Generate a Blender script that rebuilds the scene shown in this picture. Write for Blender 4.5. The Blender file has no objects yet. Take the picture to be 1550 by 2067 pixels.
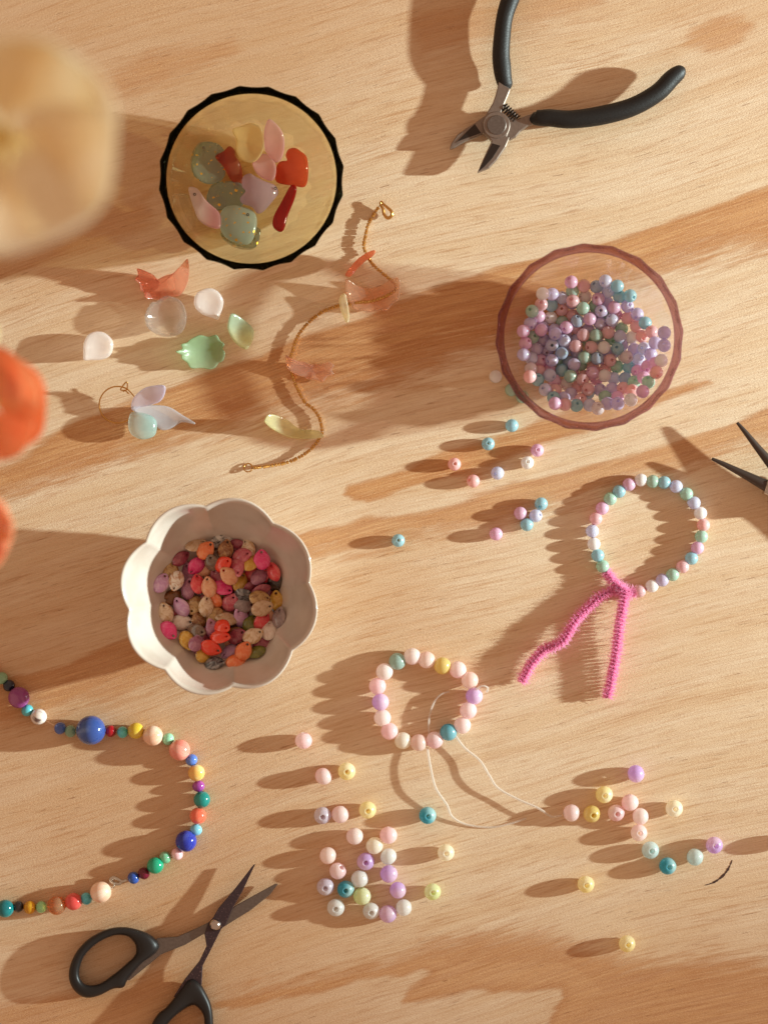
import bpy, bmesh, math, random
import numpy as np
from mathutils import Vector, Matrix, Euler, Quaternion

random.seed(7)
sc = bpy.context.scene
COL = sc.collection

# ------------------------------------------------------------------ camera, light, exposure
D = 1.0                      # camera height above the table top, metres
PX = 1 / 4333.0              # metres on the table top per photograph pixel
CX, CY = 775.0, 1033.5

cam = bpy.data.objects.new('camera', bpy.data.cameras.new('camera'))
COL.objects.link(cam)
cam.location = (0, 0, D)
cam.data.sensor_fit = 'VERTICAL'
cam.data.sensor_height = 36
cam.data.lens = 36 * D / (2067 * PX)
cam.data.clip_start = 0.02
cam.data.clip_end = 50
cam.data.dof.use_dof = True
cam.data.dof.focus_distance = D - 0.008
cam.data.dof.aperture_fstop = 3.5
sc.camera = cam

world = bpy.data.worlds.new('World')
sc.world = world
world.use_nodes = True
bg = world.node_tree.nodes['Background']
bg.inputs[0].default_value = (1.0, 0.64, 0.44, 1)
bg.inputs[1].default_value = 0.50

lamp = bpy.data.lights.new('key_lamp', 'SPOT')
lamp.energy = 440
lamp.color = (0.80, 0.95, 0.93)
lamp.spot_size = math.radians(27)
lamp.spot_blend = 1.0
lamp.shadow_soft_size = 0.024
lamp.cycles.is_caustics_light = True
lo = bpy.data.objects.new('key_lamp', lamp)
COL.objects.link(lo)
lo.location = (2.05, 0.155, 0.545)
lo.rotation_mode = 'QUATERNION'
lo.rotation_quaternion = (Vector(((1000 - 775) / 4333, (1033 - 480) / 4333, .03)) - lo.location).to_track_quat('-Z', 'Y')

sc.view_settings.view_transform = 'Standard'
sc.view_settings.look = 'None'
sc.view_settings.exposure = 0.0
sc.view_settings.gamma = 1.0
sc.cycles.use_denoising = True
sc.cycles.max_bounces = 16
sc.cycles.diffuse_bounces = 12
sc.cycles.transparent_max_bounces = 24
sc.cycles.transmission_bounces = 12
sc.cycles.sample_clamp_indirect = 4.0


def P(x, y, z=0.0):
    """the world point at height z (m) that the camera sees at photograph pixel x, y"""
    k = (D - z) / D * PX
    return Vector(((x - CX) * k, (CY - y) * k, z))


# ------------------------------------------------------------------ helpers
def lin(r, g, b):
    f = lambda c: c / 12.92 if c <= 0.04045 else ((c + 0.055) / 1.055) ** 2.4
    return (f(r / 255), f(g / 255), f(b / 255), 1)


def tag(o, label=None, cat=None, group=None, kind=None):
    if label: o['label'] = label
    if cat: o['category'] = cat
    if group: o['group'] = group
    if kind: o['kind'] = kind
    return o


def empty(name, loc):
    o = bpy.data.objects.new(name, None)
    o.empty_display_size = 0.01
    o.location = loc
    COL.objects.link(o)
    return o


def link(name, me, parent=None, loc=(0, 0, 0), rot=None):
    o = bpy.data.objects.new(name, me)
    COL.objects.link(o)
    o.location = loc
    if rot is not None:
        o.rotation_mode = 'QUATERNION'
        o.rotation_quaternion = rot
    if parent is not None: o.parent = parent
    return o


def mesh(name, verts, faces, mat, smooth=True, sharp=None):
    me = bpy.data.meshes.new(name)
    me.from_pydata([tuple(v) for v in verts], [], faces)
    me.materials.append(mat)
    bm = bmesh.new(); bm.from_mesh(me)
    bmesh.ops.recalc_face_normals(bm, faces=bm.faces)
    if smooth:
        for f in bm.faces: f.smooth = True
        if sharp:
            for e in bm.edges:
                if len(e.link_faces) == 2 and e.calc_face_angle(0) > sharp: e.smooth = False
    bm.to_mesh(me); bm.free()
    return me


class Nodes:
    def __init__(s, name):
        s.m = bpy.data.materials.new(name); s.m.use_nodes = True
        s.t = s.m.node_tree; s.t.nodes.clear()
        s.out = s.t.nodes.new('ShaderNodeOutputMaterial')

    def n(s, typ, props=None, **ins):
        nd = s.t.nodes.new('ShaderNode' + typ)
        for k, v in (props or {}).items(): setattr(nd, k, v)
        for k, v in ins.items(): s.set(nd, k, v)
        return nd

    def set(s, nd, k, v):
        key = int(k[1:]) if k[0] == 'i' and k[1:].isdigit() else k.replace('_', ' ')
        sock = nd.inputs[key]
        if isinstance(v, bpy.types.NodeSocket): s.t.links.new(v, sock)
        elif isinstance(v, bpy.types.Node): s.t.links.new(v.outputs[0], sock)
        else: sock.default_value = v

    def math(s, op, a, b=0.0, c=None, clamp=False):
        nd = s.n('Math', {'operation': op, 'use_clamp': clamp}, i0=a, i1=b)
        if c is not None: s.set(nd, 'i2', c)
        return nd.outputs[0]

    def ramp01(s, v, lo_, hi_):
        nd = s.n('MapRange', {'interpolation_type': 'SMOOTHSTEP'}, Value=v)
        nd.inputs['From Min'].default_value = lo_; nd.inputs['From Max'].default_value = hi_
        return nd.outputs[0]

    def noise(s, vec, scale, sx=1, sy=1, sz=1, detail=2, rough=.5, dist=0.0, off=0.0):
        mp = s.n('Mapping', None, Vector=vec)
        mp.inputs['Scale'].default_value = (sx, sy, sz)
        mp.inputs['Location'].default_value = (off, off * 1.7, off * .6)
        nd = s.n('TexNoise', None, Vector=mp, Scale=scale, Detail=detail, Roughness=rough, Distortion=dist)
        return nd.outputs['Fac']

    def mix(s, f, a, b):
        nd = s.n('Mix', {'data_type': 'RGBA'})
        s.set(nd, 'i0', f); s.set(nd, 'i6', a); s.set(nd, 'i7', b)
        return nd.outputs[2]

    def shmix(s, f, a, b): return s.n('MixShader', None, i0=f, i1=a, i2=b)

    def surf(s, nd):
        s.t.links.new(nd.outputs[0], s.out.inputs[0]); return s.m


def catmull(pts, n=6, closed=False):
    out = []; N = len(pts)
    rng = range(N if closed else N - 1)
    for i in rng:
        p = [Vector(pts[(i + k) % N]) if closed else Vector(pts[min(max(i + k, 0), N - 1)]) for k in (-1, 0, 1, 2)]
        for j in range(n):
            t = j / n
            out.append(0.5 * ((2 * p[1]) + (p[2] - p[0]) * t + (2 * p[0] - 5 * p[1] + 4 * p[2] - p[3]) * t * t + (3 * p[1] - p[0] - 3 * p[2] + p[3]) * t ** 3))
    if not closed: out.append(Vector(pts[-1]))
    return out


def tube_data(pts, rad, ns=8, caps=True):
    """verts, faces of a tube along 3-D pts; rad is a number or list"""
    pts = [Vector(p) for p in pts]; V = []; F = []
    n = len(pts); rr = rad if isinstance(rad, (list, tuple)) else [rad] * n
    up = Vector((0, 0, 1)); prev = None
    for i, p in enumerate(pts):
        t = (pts[min(i + 1, n - 1)] - pts[max(i - 1, 0)]).normalized()
        a = (prev - t * prev.dot(t)) if prev is not None else t.cross(up if abs(t.z) < .9 else Vector((1, 0, 0)))
        a.normalize(); prev = a; b = t.cross(a)
        for k in range(ns):
            an = 2 * math.pi * k / ns
            V.append(p + (a * math.cos(an) + b * math.sin(an)) * rr[i])
    for i in range(n - 1):
        for k in range(ns):
            k2 = (k + 1) % ns
            F.append((i * ns + k, i * ns + k2, (i + 1) * ns + k2, (i + 1) * ns + k))
    if caps:
        F.append(tuple(range(ns - 1, -1, -1))); F.append(tuple((n - 1) * ns + k for k in range(ns)))
    return V, F


def join(parts):
    V = []; F = []
    for v, f in parts:
        o = len(V); V += list(v); F += [tuple(i + o for i in q) for q in f]
    return V, F


def lathe_data(prof, n, radfn=None):
    V = []; F = []; rings = []
    for i, (r, z) in enumerate(prof):
        if r == 0:
            rings.append([len(V)]); V.append(Vector((0, 0, z))); continue
        ring = []
        for k in range(n):
            a = 2 * math.pi * k / n
            rr, zz = (radfn(i, r, z, a) if radfn else (r, z))
            ring.append(len(V)); V.append(Vector((rr * math.cos(a), rr * math.sin(a), zz)))
        rings.append(ring)
    for a, b in zip(rings, rings[1:]):
        for k in range(n):
            k2 = (k + 1) % n
            if len(a) == 1: F.append((a[0], b[k2], b[k]))
            elif len(b) == 1: F.append((a[k], a[k2], b[0]))
            else: F.append((a[k], a[k2], b[k2], b[k]))
    return V, F


def prism_data(poly, z0, z1, bev=0.0):
    """poly: world xy list; a slab with a small chamfer on both edges"""
    n = len(poly)
    c = Vector((sum(p[0] for p in poly) / n, sum(p[1] for p in poly) / n))
    pin = []
    for i in range(n):
        p = Vector(poly[i][:2]); a = Vector(poly[i - 1][:2]); b = Vector(poly[(i + 1) % n][:2])
        e1 = (p - a).normalized(); e2 = (b - p).normalized()
        nn = Vector((-(e1.y + e2.y), e1.x + e2.x))
        if nn.length > 1e-9: nn.normalize()
        pin.append((p, nn))
    area = sum(poly[i][0] * poly[(i + 1) % n][1] - poly[(i + 1) % n][0] * poly[i][1] for i in range(n))
    s = 1 if area > 0 else -1
    V = []
    for z, off in ((z0, bev), (z0 + bev, 0), (z1 - bev, 0), (z1, bev)):
        for p, nn in pin:
            q = p + nn * off * s; V.append(Vector((q.x, q.y, z)))
    F = [tuple(range(n - 1, -1, -1)), tuple(range(3 * n, 4 * n))]
    for r in range(3):
        for k in range(n):
            k2 = (k + 1) % n
            F.append((r * n + k, r * n + k2, (r + 1) * n + k2, (r + 1) * n + k))
    return V, F


def rebase(V):
    """move verts so that the base centre is the origin; returns verts, location"""
    xs = [v[0] for v in V]; ys = [v[1] for v in V]; zs = [v[2] for v in V]
    c = Vector(((min(xs) + max(xs)) / 2, (min(ys) + max(ys)) / 2, min(zs)))
    return [Vector(v) - c for v in V], c


def solid(name, data, mat, parent=None, sharp=None, smooth=True):
    V, F = data
    if parent is not None:
        V = [Vector(v) - parent.matrix_world_loc for v in V] if hasattr(parent, 'matrix_world_loc') else [Vector(v) - base_of(parent) for v in V]
        return link(name, mesh(name, V, F, mat, smooth, sharp), parent)
    V, c = rebase(V)
    return link(name, mesh(name, V, F, mat, smooth, sharp), None, c)


def base_of(o):
    l = Vector(o.location)
    while o.parent is not None:
        o = o.parent; l = l + Vector(o.location)
    return l


# ------------------------------------------------------------------ materials
def principled(name, col, rough=.4, metal=0.0, sss=0.0, rad=.003, coat=0.0, spec=.5, film=0.0):
    b = Nodes(name)
    p = b.n('BsdfPrincipled')
    p.inputs['Base Color'].default_value = col
    p.inputs['Roughness'].default_value = rough
    p.inputs['Metallic'].default_value = metal
    p.inputs['Specular IOR Level'].default_value = spec
    p.inputs['Coat Weight'].default_value = coat
    p.inputs['Coat Roughness'].default_value = .05
    p.inputs['Subsurface Weight'].default_value = sss
    p.inputs['Subsurface Radius'].default_value = (1, .8, .7)
    p.inputs['Subsurface Scale'].default_value = rad
    if film:
        p.inputs['Thin Film Thickness'].default_value = film
        p.inputs['Thin Film IOR'].default_value = 1.6
    b.p = p
    b.surf(p)
    return b


def pale(c, f):
    return tuple(v + (1 - v) * f for v in c[:3]) + (1,)


def pearl_mat(name, col, film, clear, wash):
    """pearlised acrylic: cloudy plastic, partly clear, with a thin iridescent skin"""
    col = pale(col, wash)
    b = principled(name, col, rough=.27, coat=.6, spec=1.0, film=film)
    t = b.n('BsdfTranslucent', None, Color=col)
    g = b.n('BsdfGlass', None, Color=pale(col, .25), Roughness=.03, IOR=1.4)
    b.surf(b.shmix(clear, b.shmix(.34, b.p, t), g))
    return b.m


def jelly_mat(name, col, col2, wash):
    """two-tone cloudy plastic that lets light through; the second colour is moulded into one side of the bead"""
    col = pale(col, wash); col2 = pale(col2, max(.3, wash))
    b = principled(name, col, rough=.28, coat=.4, spec=.7)
    tc = b.n('TexCoord')
    sep = b.n('SeparateXYZ', None, Vector=tc.outputs['Object'])
    nz = b.noise(tc.outputs['Object'], 120, detail=1, dist=.6)
    g = b.math('MULTIPLY_ADD', sep.outputs[0], 130.0, nz)
    c = b.mix(b.ramp01(g, .1, 1.05), col, col2)
    b.set(b.p, 'Base_Color', c)
    t = b.n('BsdfTranslucent', None, Color=c)
    b.surf(b.shmix(.48, b.p, t))
    return b.m


def stone_mat(name, col, col2, scale=180, rough=.16, sss=.25, lo_=.42, hi_=.66, clear=0.0):
    b = principled(name, col, rough=rough, sss=sss, rad=.002, coat=.3)
    tc = b.n('TexCoord')
    nz = b.noise(tc.outputs['Object'], scale, sx=1, sy=1, sz=.35, detail=4, dist=1.2)
    c = b.mix(b.ramp01(nz, lo_, hi_), col, col2)
    b.set(b.p, 'Base_Color', c)
    if clear:
        t = b.n('BsdfGlass', None, Color=col, Roughness=.04, IOR=1.45)
        tr = b.n('BsdfTransparent', None, Color=col)
        b.surf(b.shmix(clear, b.p, b.shmix(.45, t, tr)))
    return b.m


def frosted_mat(name, col, col2=None, clear=.3, axis=0, span=.004, fleck=False, rough=.3, wash=.40):
    """translucent acrylic petal; col2 fades in along the piece"""
    b = Nodes(name)
    tc = b.n('TexCoord')
    col = pale(col, wash); col2 = pale(col2, wash) if col2 else None
    c = col
    if col2 is not None:
        sep = b.n('SeparateXYZ', None, Vector=tc.outputs['Object'])
        c = b.mix(b.ramp01(sep.outputs[axis], -span, span), col, col2)
    nz = b.noise(tc.outputs['Object'], 300, sx=1, sy=.4, detail=3)
    br = b.math('MULTIPLY_ADD', nz, .25, .87)
    hsv = b.n('HueSaturation', None, Color=c, Value=br)
    cc = hsv.outputs[0]
    bump = b.n('Bump', None, Strength=.25, Distance=.0003, Height=nz)
    p = b.n('BsdfPrincipled', None, Base_Color=cc, Roughness=rough, Normal=bump)
    p.inputs['Coat Weight'].default_value = .5
    p.inputs['Coat Roughness'].default_value = .12
    t = b.n('BsdfTranslucent', None, Color=cc)
    tr = b.n('BsdfTransparent')
    tr.inputs[0].default_value = pale(col, .35)
    gls = b.n('BsdfGlass', None, Color=pale(col, .3), Roughness=.08, IOR=1.4)
    body = b.shmix(.45, p, t)
    res = b.shmix(min(.85, clear * 1.2 + .30), body, b.shmix(.5, tr, gls))
    if fleck:
        fk = b.n('TexVoronoi', None, Vector=tc.outputs['Object'], Scale=380.0)
        f2 = b.noise(tc.outputs['Object'], 420, detail=1, off=3)
        m = b.math('MULTIPLY', b.math('LESS_THAN', fk.outputs['Distance'], .30), b.math('GREATER_THAN', f2, .535))
        gold = b.n('BsdfPrincipled', None, Base_Color=lin(225, 175, 60), Roughness=.3, Metallic=.7)
        res = b.shmix(m, res, gold)
    return b.surf(res)


def clear_mat(name, col, gl=.5, rough=.06):
    b = Nodes(name)
    g = b.n('BsdfGlass', None, Color=col, Roughness=rough, IOR=1.4)
    tr = b.n('BsdfTransparent', None, Color=col)
    tl = b.n('BsdfTranslucent', None, Color=(.9, .87, .84, 1))
    di = b.n('BsdfDiffuse', None, Color=(.9, .87, .84, 1))
    return b.surf(b.shmix(.13, b.shmix(gl, tr, g), b.shmix(.5, tl, di)))


def bowl_glass(name, col, gl):
    b = Nodes(name)
    g = b.n('BsdfGlass', None, Color=col, Roughness=0.0, IOR=1.5)
    tr = b.n('BsdfTransparent', None, Color=col)
    return b.surf(b.shmix(gl, tr, g))


def rim_glass(name, col):
    b = Nodes(name)
    g = b.n('BsdfGlass', None, Color=col, Roughness=0.03, IOR=1.5)
    return b.surf(g)


# ------------------------------------------------------------------ the plywood table top
# late-wood figure: outlines in photograph pixels; third number = how sharp the edge that starts there is
FIG = [
    (0.95, [(-400, 1075, 1), (0, 945, .5), (60, 915, .7), (115, 870, 1), (165, 848, 1), (250, 815, .8), (320, 790, 1), (370, 772, 1), (425, 750, 1), (480, 732, 1), (530, 715, 1), (585, 688, 1), (600, 682, 1), (663, 662, 1), (736, 641, 1), (775, 620, 1), (840, 595, 1), (925, 565, 1), (1000, 542, 1), (1050, 530, 1), (1140, 508, 1), (1235, 487, 1), (1325, 455, 1), (1425, 420, 1), (1550, 375, 1), (1900, 250, .2), (1900, 400, .2), (1550, 500, .16), (1450, 515, .16), (1380, 530, .16), (1250, 590, .16), (1100, 650, .16), (1000, 690, .14), (900, 735, .14), (800, 775, .14), (700, 800, .14), (620, 815, .14), (500, 850, .16), (380, 880, .16), (250, 930, .2), (100, 975, .2), (0, 1010, .2), (-400, 1140, 1)]),
    (0.95, [(692, 995, 1), (700, 980, 1), (735, 970, 1), (775, 962, 1), (825, 945, 1), (862, 925, 1), (900, 910, 1), (950, 897, 1), (995, 885, 1), (1055, 865, 1), (1095, 845, .8), (1200, 815, .5), (1315, 800, .8), (1340, 790, .8), (1425, 767, .6), (1435, 772, .6), (1330, 812, .6), (1240, 850, .6), (1205, 862, .8), (1175, 872, .8), (1095, 895, 1), (1010, 932, 1), (985, 948, .5), (940, 960, .7), (890, 965, 1), (840, 980, 1), (775, 1005, 1), (740, 1015, 1), (715, 1010, 1)]),
    (0.80, [(400, 1150, .6), (600, 1080, 1), (640, 1070, 1), (685, 1060, 1), (730, 1045, 1), (775, 1042, 1), (860, 1035, 1), (900, 1022, 1), (940, 1010, 1), (1035, 975, 1), (1125, 955, 1), (1225, 930, 1), (1325, 905, 1), (1420, 875, 1), (1475, 855, 1), (1550, 820, 1), (1900, 700, .3), (1900, 780, .2), (1550, 890, .17), (1300, 965, .17), (1150, 1015, .17), (1000, 1055, .17), (850, 1085, .17), (700, 1110, .2), (600, 1130, .2), (450, 1170, .3)]),
    (0.75, [(-300, 1380, .5), (0, 1368, 1), (70, 1358, 1), (140, 1340, 1), (200, 1312, 1), (260, 1285, .6), (330, 1290, .3), (360, 1350, .2), (260, 1395, .2), (150, 1425, .2), (60, 1450, .25), (0, 1460, .3), (-300, 1500, .4)]),
    (0.74, [(425, 2037, 1), (470, 2036, 1), (500, 2032, 1), (550, 2017, 1), (600, 2010, 1), (650, 2002, 1), (690, 1992, 1), (725, 1977, 1), (775, 1972, 1), (815, 1972, 1), (850, 1957, 1), (867, 1962, 1), (850, 1980, 1), (830, 1992, 1), (815, 2010, 1), (810, 2026, 1), (850, 2022, 1), (900, 2010, 1), (950, 1997, 1), (1000, 2004, 1), (1025, 2002, 1), (1075, 2002, 1), (1115, 1996, 1), (1132, 1997, 1), (1135, 2017, 1), (1120, 2035, 1), (1110, 2052, 1), (1105, 2067, 1), (1090, 2110, 1), (1100, 2200, .3), (1900, 2200, .2), (1900, 1800, .2), (1550, 1945, .22), (1450, 1935, .2), (1275, 1942, .2), (1140, 1900, .2), (1075, 1885, .2), (950, 1890, .2), (865, 1912, .22), (775, 1945, .22), (640, 1975, .18), (500, 2000, .2), (425, 2015, .3)]),
    (0.60, [(-200, 2030, .3), (0, 2025, .3), (130, 2010, .3), (330, 1960, .3), (410, 1965, .3), (425, 2037, .5), (395, 2080, .3), (200, 2200, .3), (-200, 2250, .3)]),
    (0.55, [(1395, 62, .5), (1440, 40, .5), (1500, 34, .5), (1522, 55, .5), (1490, 85, .5), (1430, 102, .4), (1385, 88, .4)]),
    (0.50, [(120, 180, .25), (300, 115, .25), (470, 80, .25), (480, 100, .25), (330, 165, .25), (150, 215, .25)]),
    (0.45, [(-100, 520, .3), (0, 490, .3), (200, 420, .3), (300, 390, .3), (310, 450, .3), (200, 490, .3), (0, 560, .3), (-100, 590, .3)]),
    (0.42, [(830, 40, .3), (1200, -40, .3), (1210, 10, .3), (1050, 60, .3), (850, 110, .3)]),
]
WARM_DIM = [(780, 1240, 230, .55), (1250, 1320, 200, .25), (120, 60, 420, .75), (500, -20, 380, .6), (1000, -60, 260, .5), (1500, 0, 240, .5), (60, 1480, 420, .55),  # broad browner wood tone, with dimmer light towards edges and bottom painted in
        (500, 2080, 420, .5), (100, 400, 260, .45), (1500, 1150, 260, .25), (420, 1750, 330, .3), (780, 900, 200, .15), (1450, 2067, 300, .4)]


def fig_fields(X, Y):
    best = np.full(X.shape, -400.0); tone = np.zeros(X.shape)
    for st, poly in FIG:
        pts = np.array([(p[0], p[1]) for p in poly], float); hard = [p[2] for p in poly]
        inside = np.zeros(X.shape, bool); dmin = np.full(X.shape, 1e9); h = np.ones(X.shape)
        n = len(pts)
        for i in range(n):
            ax, ay = pts[i]; bx, by = pts[(i + 1) % n]
            cond = ((ay > Y) != (by > Y))
            if ay != by:
                inside ^= cond & (X < (bx - ax) * (Y - ay) / (by - ay) + ax)
            L2 = (bx - ax) ** 2 + (by - ay) ** 2 + 1e-9
            t = np.clip(((X - ax) * (bx - ax) + (Y - ay) * (by - ay)) / L2, 0, 1)
            d = np.hypot(X - ax - t * (bx - ax), Y - ay - t * (by - ay))
            cl = d < dmin
            dmin = np.where(cl, d, dmin); h = np.where(cl, hard[i], h)
        s = np.where(inside, dmin, -dmin) * h
        up = s > best
        tone = np.where(up, st, tone); best = np.maximum(best, s)
    warm_dim = np.zeros(X.shape)
    for x, y, r, a in WARM_DIM:
        warm_dim += a * np.exp(-((X - x) ** 2 + (Y - y) ** 2) / (r * r))
    return best, tone, np.clip(warm_dim, 0, 1)


def build_table():
    xs = np.concatenate([np.linspace(-3600, -260, 14), np.arange(-250, 1801, 6.0), np.linspace(1830, 5200, 14)])
    ys = np.concatenate([np.linspace(-3400, -210, 14), np.arange(-200, 2271, 6.0), np.linspace(2300, 5500, 14)])
    X, Y = np.meshgrid(xs, ys)
    nx, ny = len(xs), len(ys)
    co = np.stack([(X - CX) * PX, (CY - Y) * PX, np.zeros_like(X)], -1).reshape(-1, 3)
    idx = np.arange(nx * ny).reshape(ny, nx)
    q = np.stack([idx[1:, :-1], idx[1:, 1:], idx[:-1, 1:], idx[:-1, :-1]], -1).reshape(-1, 4)
    # solid board: a bottom and four edges below the fine top sheet
    c4 = [idx[-1, 0], idx[-1, -1], idx[0, -1], idx[0, 0]]
    nb = len(co)
    co = np.concatenate([co, co[c4] - np.array([0, 0, .018])])
    bot = [(nb + 3, nb + 2, nb + 1, nb)]
    sides = []
    me = bpy.data.meshes.new('table_top')
    rows = {0: list(idx[-1, :]), 1: list(idx[::-1, -1]), 2: list(idx[0, ::-1]), 3: list(idx[:, 0])}
    for k in range(4):
        sides.append(tuple([int(i) for i in rows[k]][::-1] + [nb + k, nb + (k + 1) % 4]))
    me.from_pydata(co.tolist(), [], [tuple(map(int, f)) for f in q] + [tuple(int(v) for v in b) for b in bot] + sides)
    late, tone, warm_dim = fig_fields(X, Y)
    a17 = math.radians(17)
    U = (X * math.cos(a17) - Y * math.sin(a17)) / 100
    V = (Y * math.cos(a17) + X * math.sin(a17)) / 100
    V = V + .16 * np.sin(U / 3.1 + .4) + .07 * np.sin(U / 1.3 + V * .4)
    pad = lambda A: np.concatenate([A.reshape(-1), np.zeros(4)])
    for nm, A in (('late', late), ('tone', tone), ('warm_dim', warm_dim)):
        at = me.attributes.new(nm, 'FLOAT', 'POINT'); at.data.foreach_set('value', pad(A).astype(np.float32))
    at = me.attributes.new('grain', 'FLOAT_VECTOR', 'POINT')
    at.data.foreach_set('vector', np.stack([pad(U), pad(V), np.zeros(nx * ny + 4)], -1).astype(np.float32).reshape(-1))
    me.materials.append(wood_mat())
    o = link('table_top', me)
    o.cycles.is_caustics_receiver = True
    return tag(o, 'pale pine plywood table top with flowing brown grain', None, None, 'structure')


def wood_mat():
    b = Nodes('plywood')
    A = lambda n_, out='Fac': b.n('Attribute', {'attribute_name': n_}).outputs[out]
    g = A('grain', 'Vector')
    late, tone, warm_dim = A('late'), A('tone'), A('warm_dim')
    n1 = b.noise(g, 1.0, .9, 7, detail=4, rough=.6)
    n2 = b.noise(g, 1.0, 2.5, 40, detail=3, rough=.6, off=4)
    e = b.math('MULTIPLY_ADD', b.math('SUBTRACT', n1, .5), 20.0, late)
    e = b.math('MULTIPLY_ADD', b.math('SUBTRACT', n2, .5), 12.0, e)
    m = b.math('MULTIPLY', b.ramp01(e, -5, 7), tone)
    edge = b.math('MULTIPLY', b.ramp01(e, -5, 2), b.ramp01(e, 24, 3))     # darker line where late wood stops
    # ground colour with fine fibre
    fib = b.noise(g, 1.0, 1.6, 62, detail=4, rough=.65, off=9)
    broad = b.noise(g, 1.0, .22, 2.1, detail=3, off=2)
    iso = b.noise(g, 46.0, detail=2, off=5)
    light = b.mix(b.ramp01(broad, .38, .66), lin(241, 218, 187), lin(235, 207, 171))
    light = b.mix(b.math('MULTIPLY', b.ramp01(fib, .42, .70), .50), light, lin(212, 170, 126))
    wmask = b.math('MULTIPLY', b.ramp01(b.math('MULTIPLY_ADD', n1, .5, warm_dim), .25, 1.1), .62)
    light = b.mix(wmask, light, lin(203, 154, 108))  # brown wood tone together with painted falloff of the light
    lt = b.mix(b.ramp01(b.noise(g, 1.0, .8, 24, detail=4, rough=.6, off=7), .33, .68), lin(216, 160, 102), lin(192, 128, 74))
    c = b.mix(b.math('MULTIPLY', m, .92), light, lt)
    c = b.mix(b.math('MULTIPLY', b.math('MULTIPLY', edge, tone), .38), c, lin(182, 118, 70))
    gl_ = b.noise(g, 1.0, .9, 30, detail=4, rough=.65, off=51)
    lf = b.ramp01(b.noise(g, 1.0, .35, .9, detail=2, off=77), .42, .62)
    c = b.mix(b.math('MULTIPLY', b.math('MULTIPLY', b.ramp01(gl_, .53, .66), .55), lf), c, lin(190, 134, 84))
    gl2 = b.noise(g, 1.0, .9, 30, detail=3, rough=.6, off=61)
    c = b.mix(b.math('MULTIPLY', b.math('MULTIPLY', b.ramp01(gl2, .55, .7), m), .75), c, lin(228, 186, 138))
    lng = b.noise(g, 1.0, .10, 20, detail=4, rough=.62, off=91)
    c = b.mix(b.math('MULTIPLY', b.ramp01(lng, .50, .68), .28), c, lin(196, 142, 92))
    # pore dashes and resin streaks
    p1 = b.noise(g, 1.0, 2.3, 34, detail=2, rough=.5, off=12)
    p2 = b.noise(g, 1.0, .5, 1.2, detail=2, off=15)
    thr = b.math('MULTIPLY_ADD', p2, -.22, .80)
    d = b.math('SUBTRACT', p1, thr)
    dm = b.ramp01(d, 0.0, .075)
    c = b.mix(b.math('MULTIPLY', dm, .5), c, lin(150, 88, 48))
    p3 = b.noise(g, 1.0, 1.1, 15, detail=3, rough=.6, off=21)
    c = b.mix(b.math('MULTIPLY', b.ramp01(p3, .57, .72), .36), c, lin(176, 116, 66))
    # fine speckle of raised fibre and dust
    sp = b.noise(g, 62.0, 1, 1.6, detail=2, off=30)
    c = b.mix(b.math('MULTIPLY', b.ramp01(sp, .54, .70), .46), c, lin(158, 104, 62))
    c = b.mix(b.math('MULTIPLY', b.ramp01(iso, .58, .72), .55), c, lin(243, 214, 172))
    # tight knot ring
    hb = b.math('ADD', b.math('MULTIPLY', fib, .9), b.math('MULTIPLY', b.noise(g, 36.0, .6, 1.5, detail=3, rough=.65, off=40), 1.0))
    hb = b.math('MULTIPLY_ADD', dm, -.5, hb)
    bump = b.n('Bump', None, Strength=.8, Distance=.00024, Height=hb)
    p = b.n('BsdfPrincipled', None, Base_Color=c, Roughness=.62, Normal=bump)
    p.inputs['Specular IOR Level'].default_value = .25
    return b.surf(p)


table = build_table()
# dark split along the edge of a tight knot
M_crack = principled('crack_dark', lin(74, 50, 40), .9).m
arc = catmull([(1421, 1787), (1440, 1781), (1458, 1768), (1470, 1752), (1477, 1736)], 6)
wd = [1.9 * math.sin(math.pi * (i + .3) / (len(arc) + .6)) ** 1.0 * (1 + .7 * math.sin(i * 2.3) * math.cos(i * 1.1)) + .2 for i in range(len(arc))]
V = []; F = []
for i, p in enumerate(arc):
    q = arc[min(i + 1, len(arc) - 1)] - arc[max(i - 1, 0)]; nrm = Vector((-q.y, q.x)).normalized()
    for s in (-1, 1):
        a = p + nrm * wd[i] * s; w = P(a.x, a.y); V += [w + Vector((0, 0, .00012)), w + Vector((0, 0, -.001))]
for i in range(len(arc) - 1):
    o = i * 4
    F += [(o, o + 2, o + 6, o + 4), (o + 2, o + 3, o + 7, o + 6), (o, o + 4, o + 5, o + 1), (o + 1, o + 5, o + 7, o + 3)]
solid('knot_crack', (V, F), M_crack, table, smooth=False)

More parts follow.
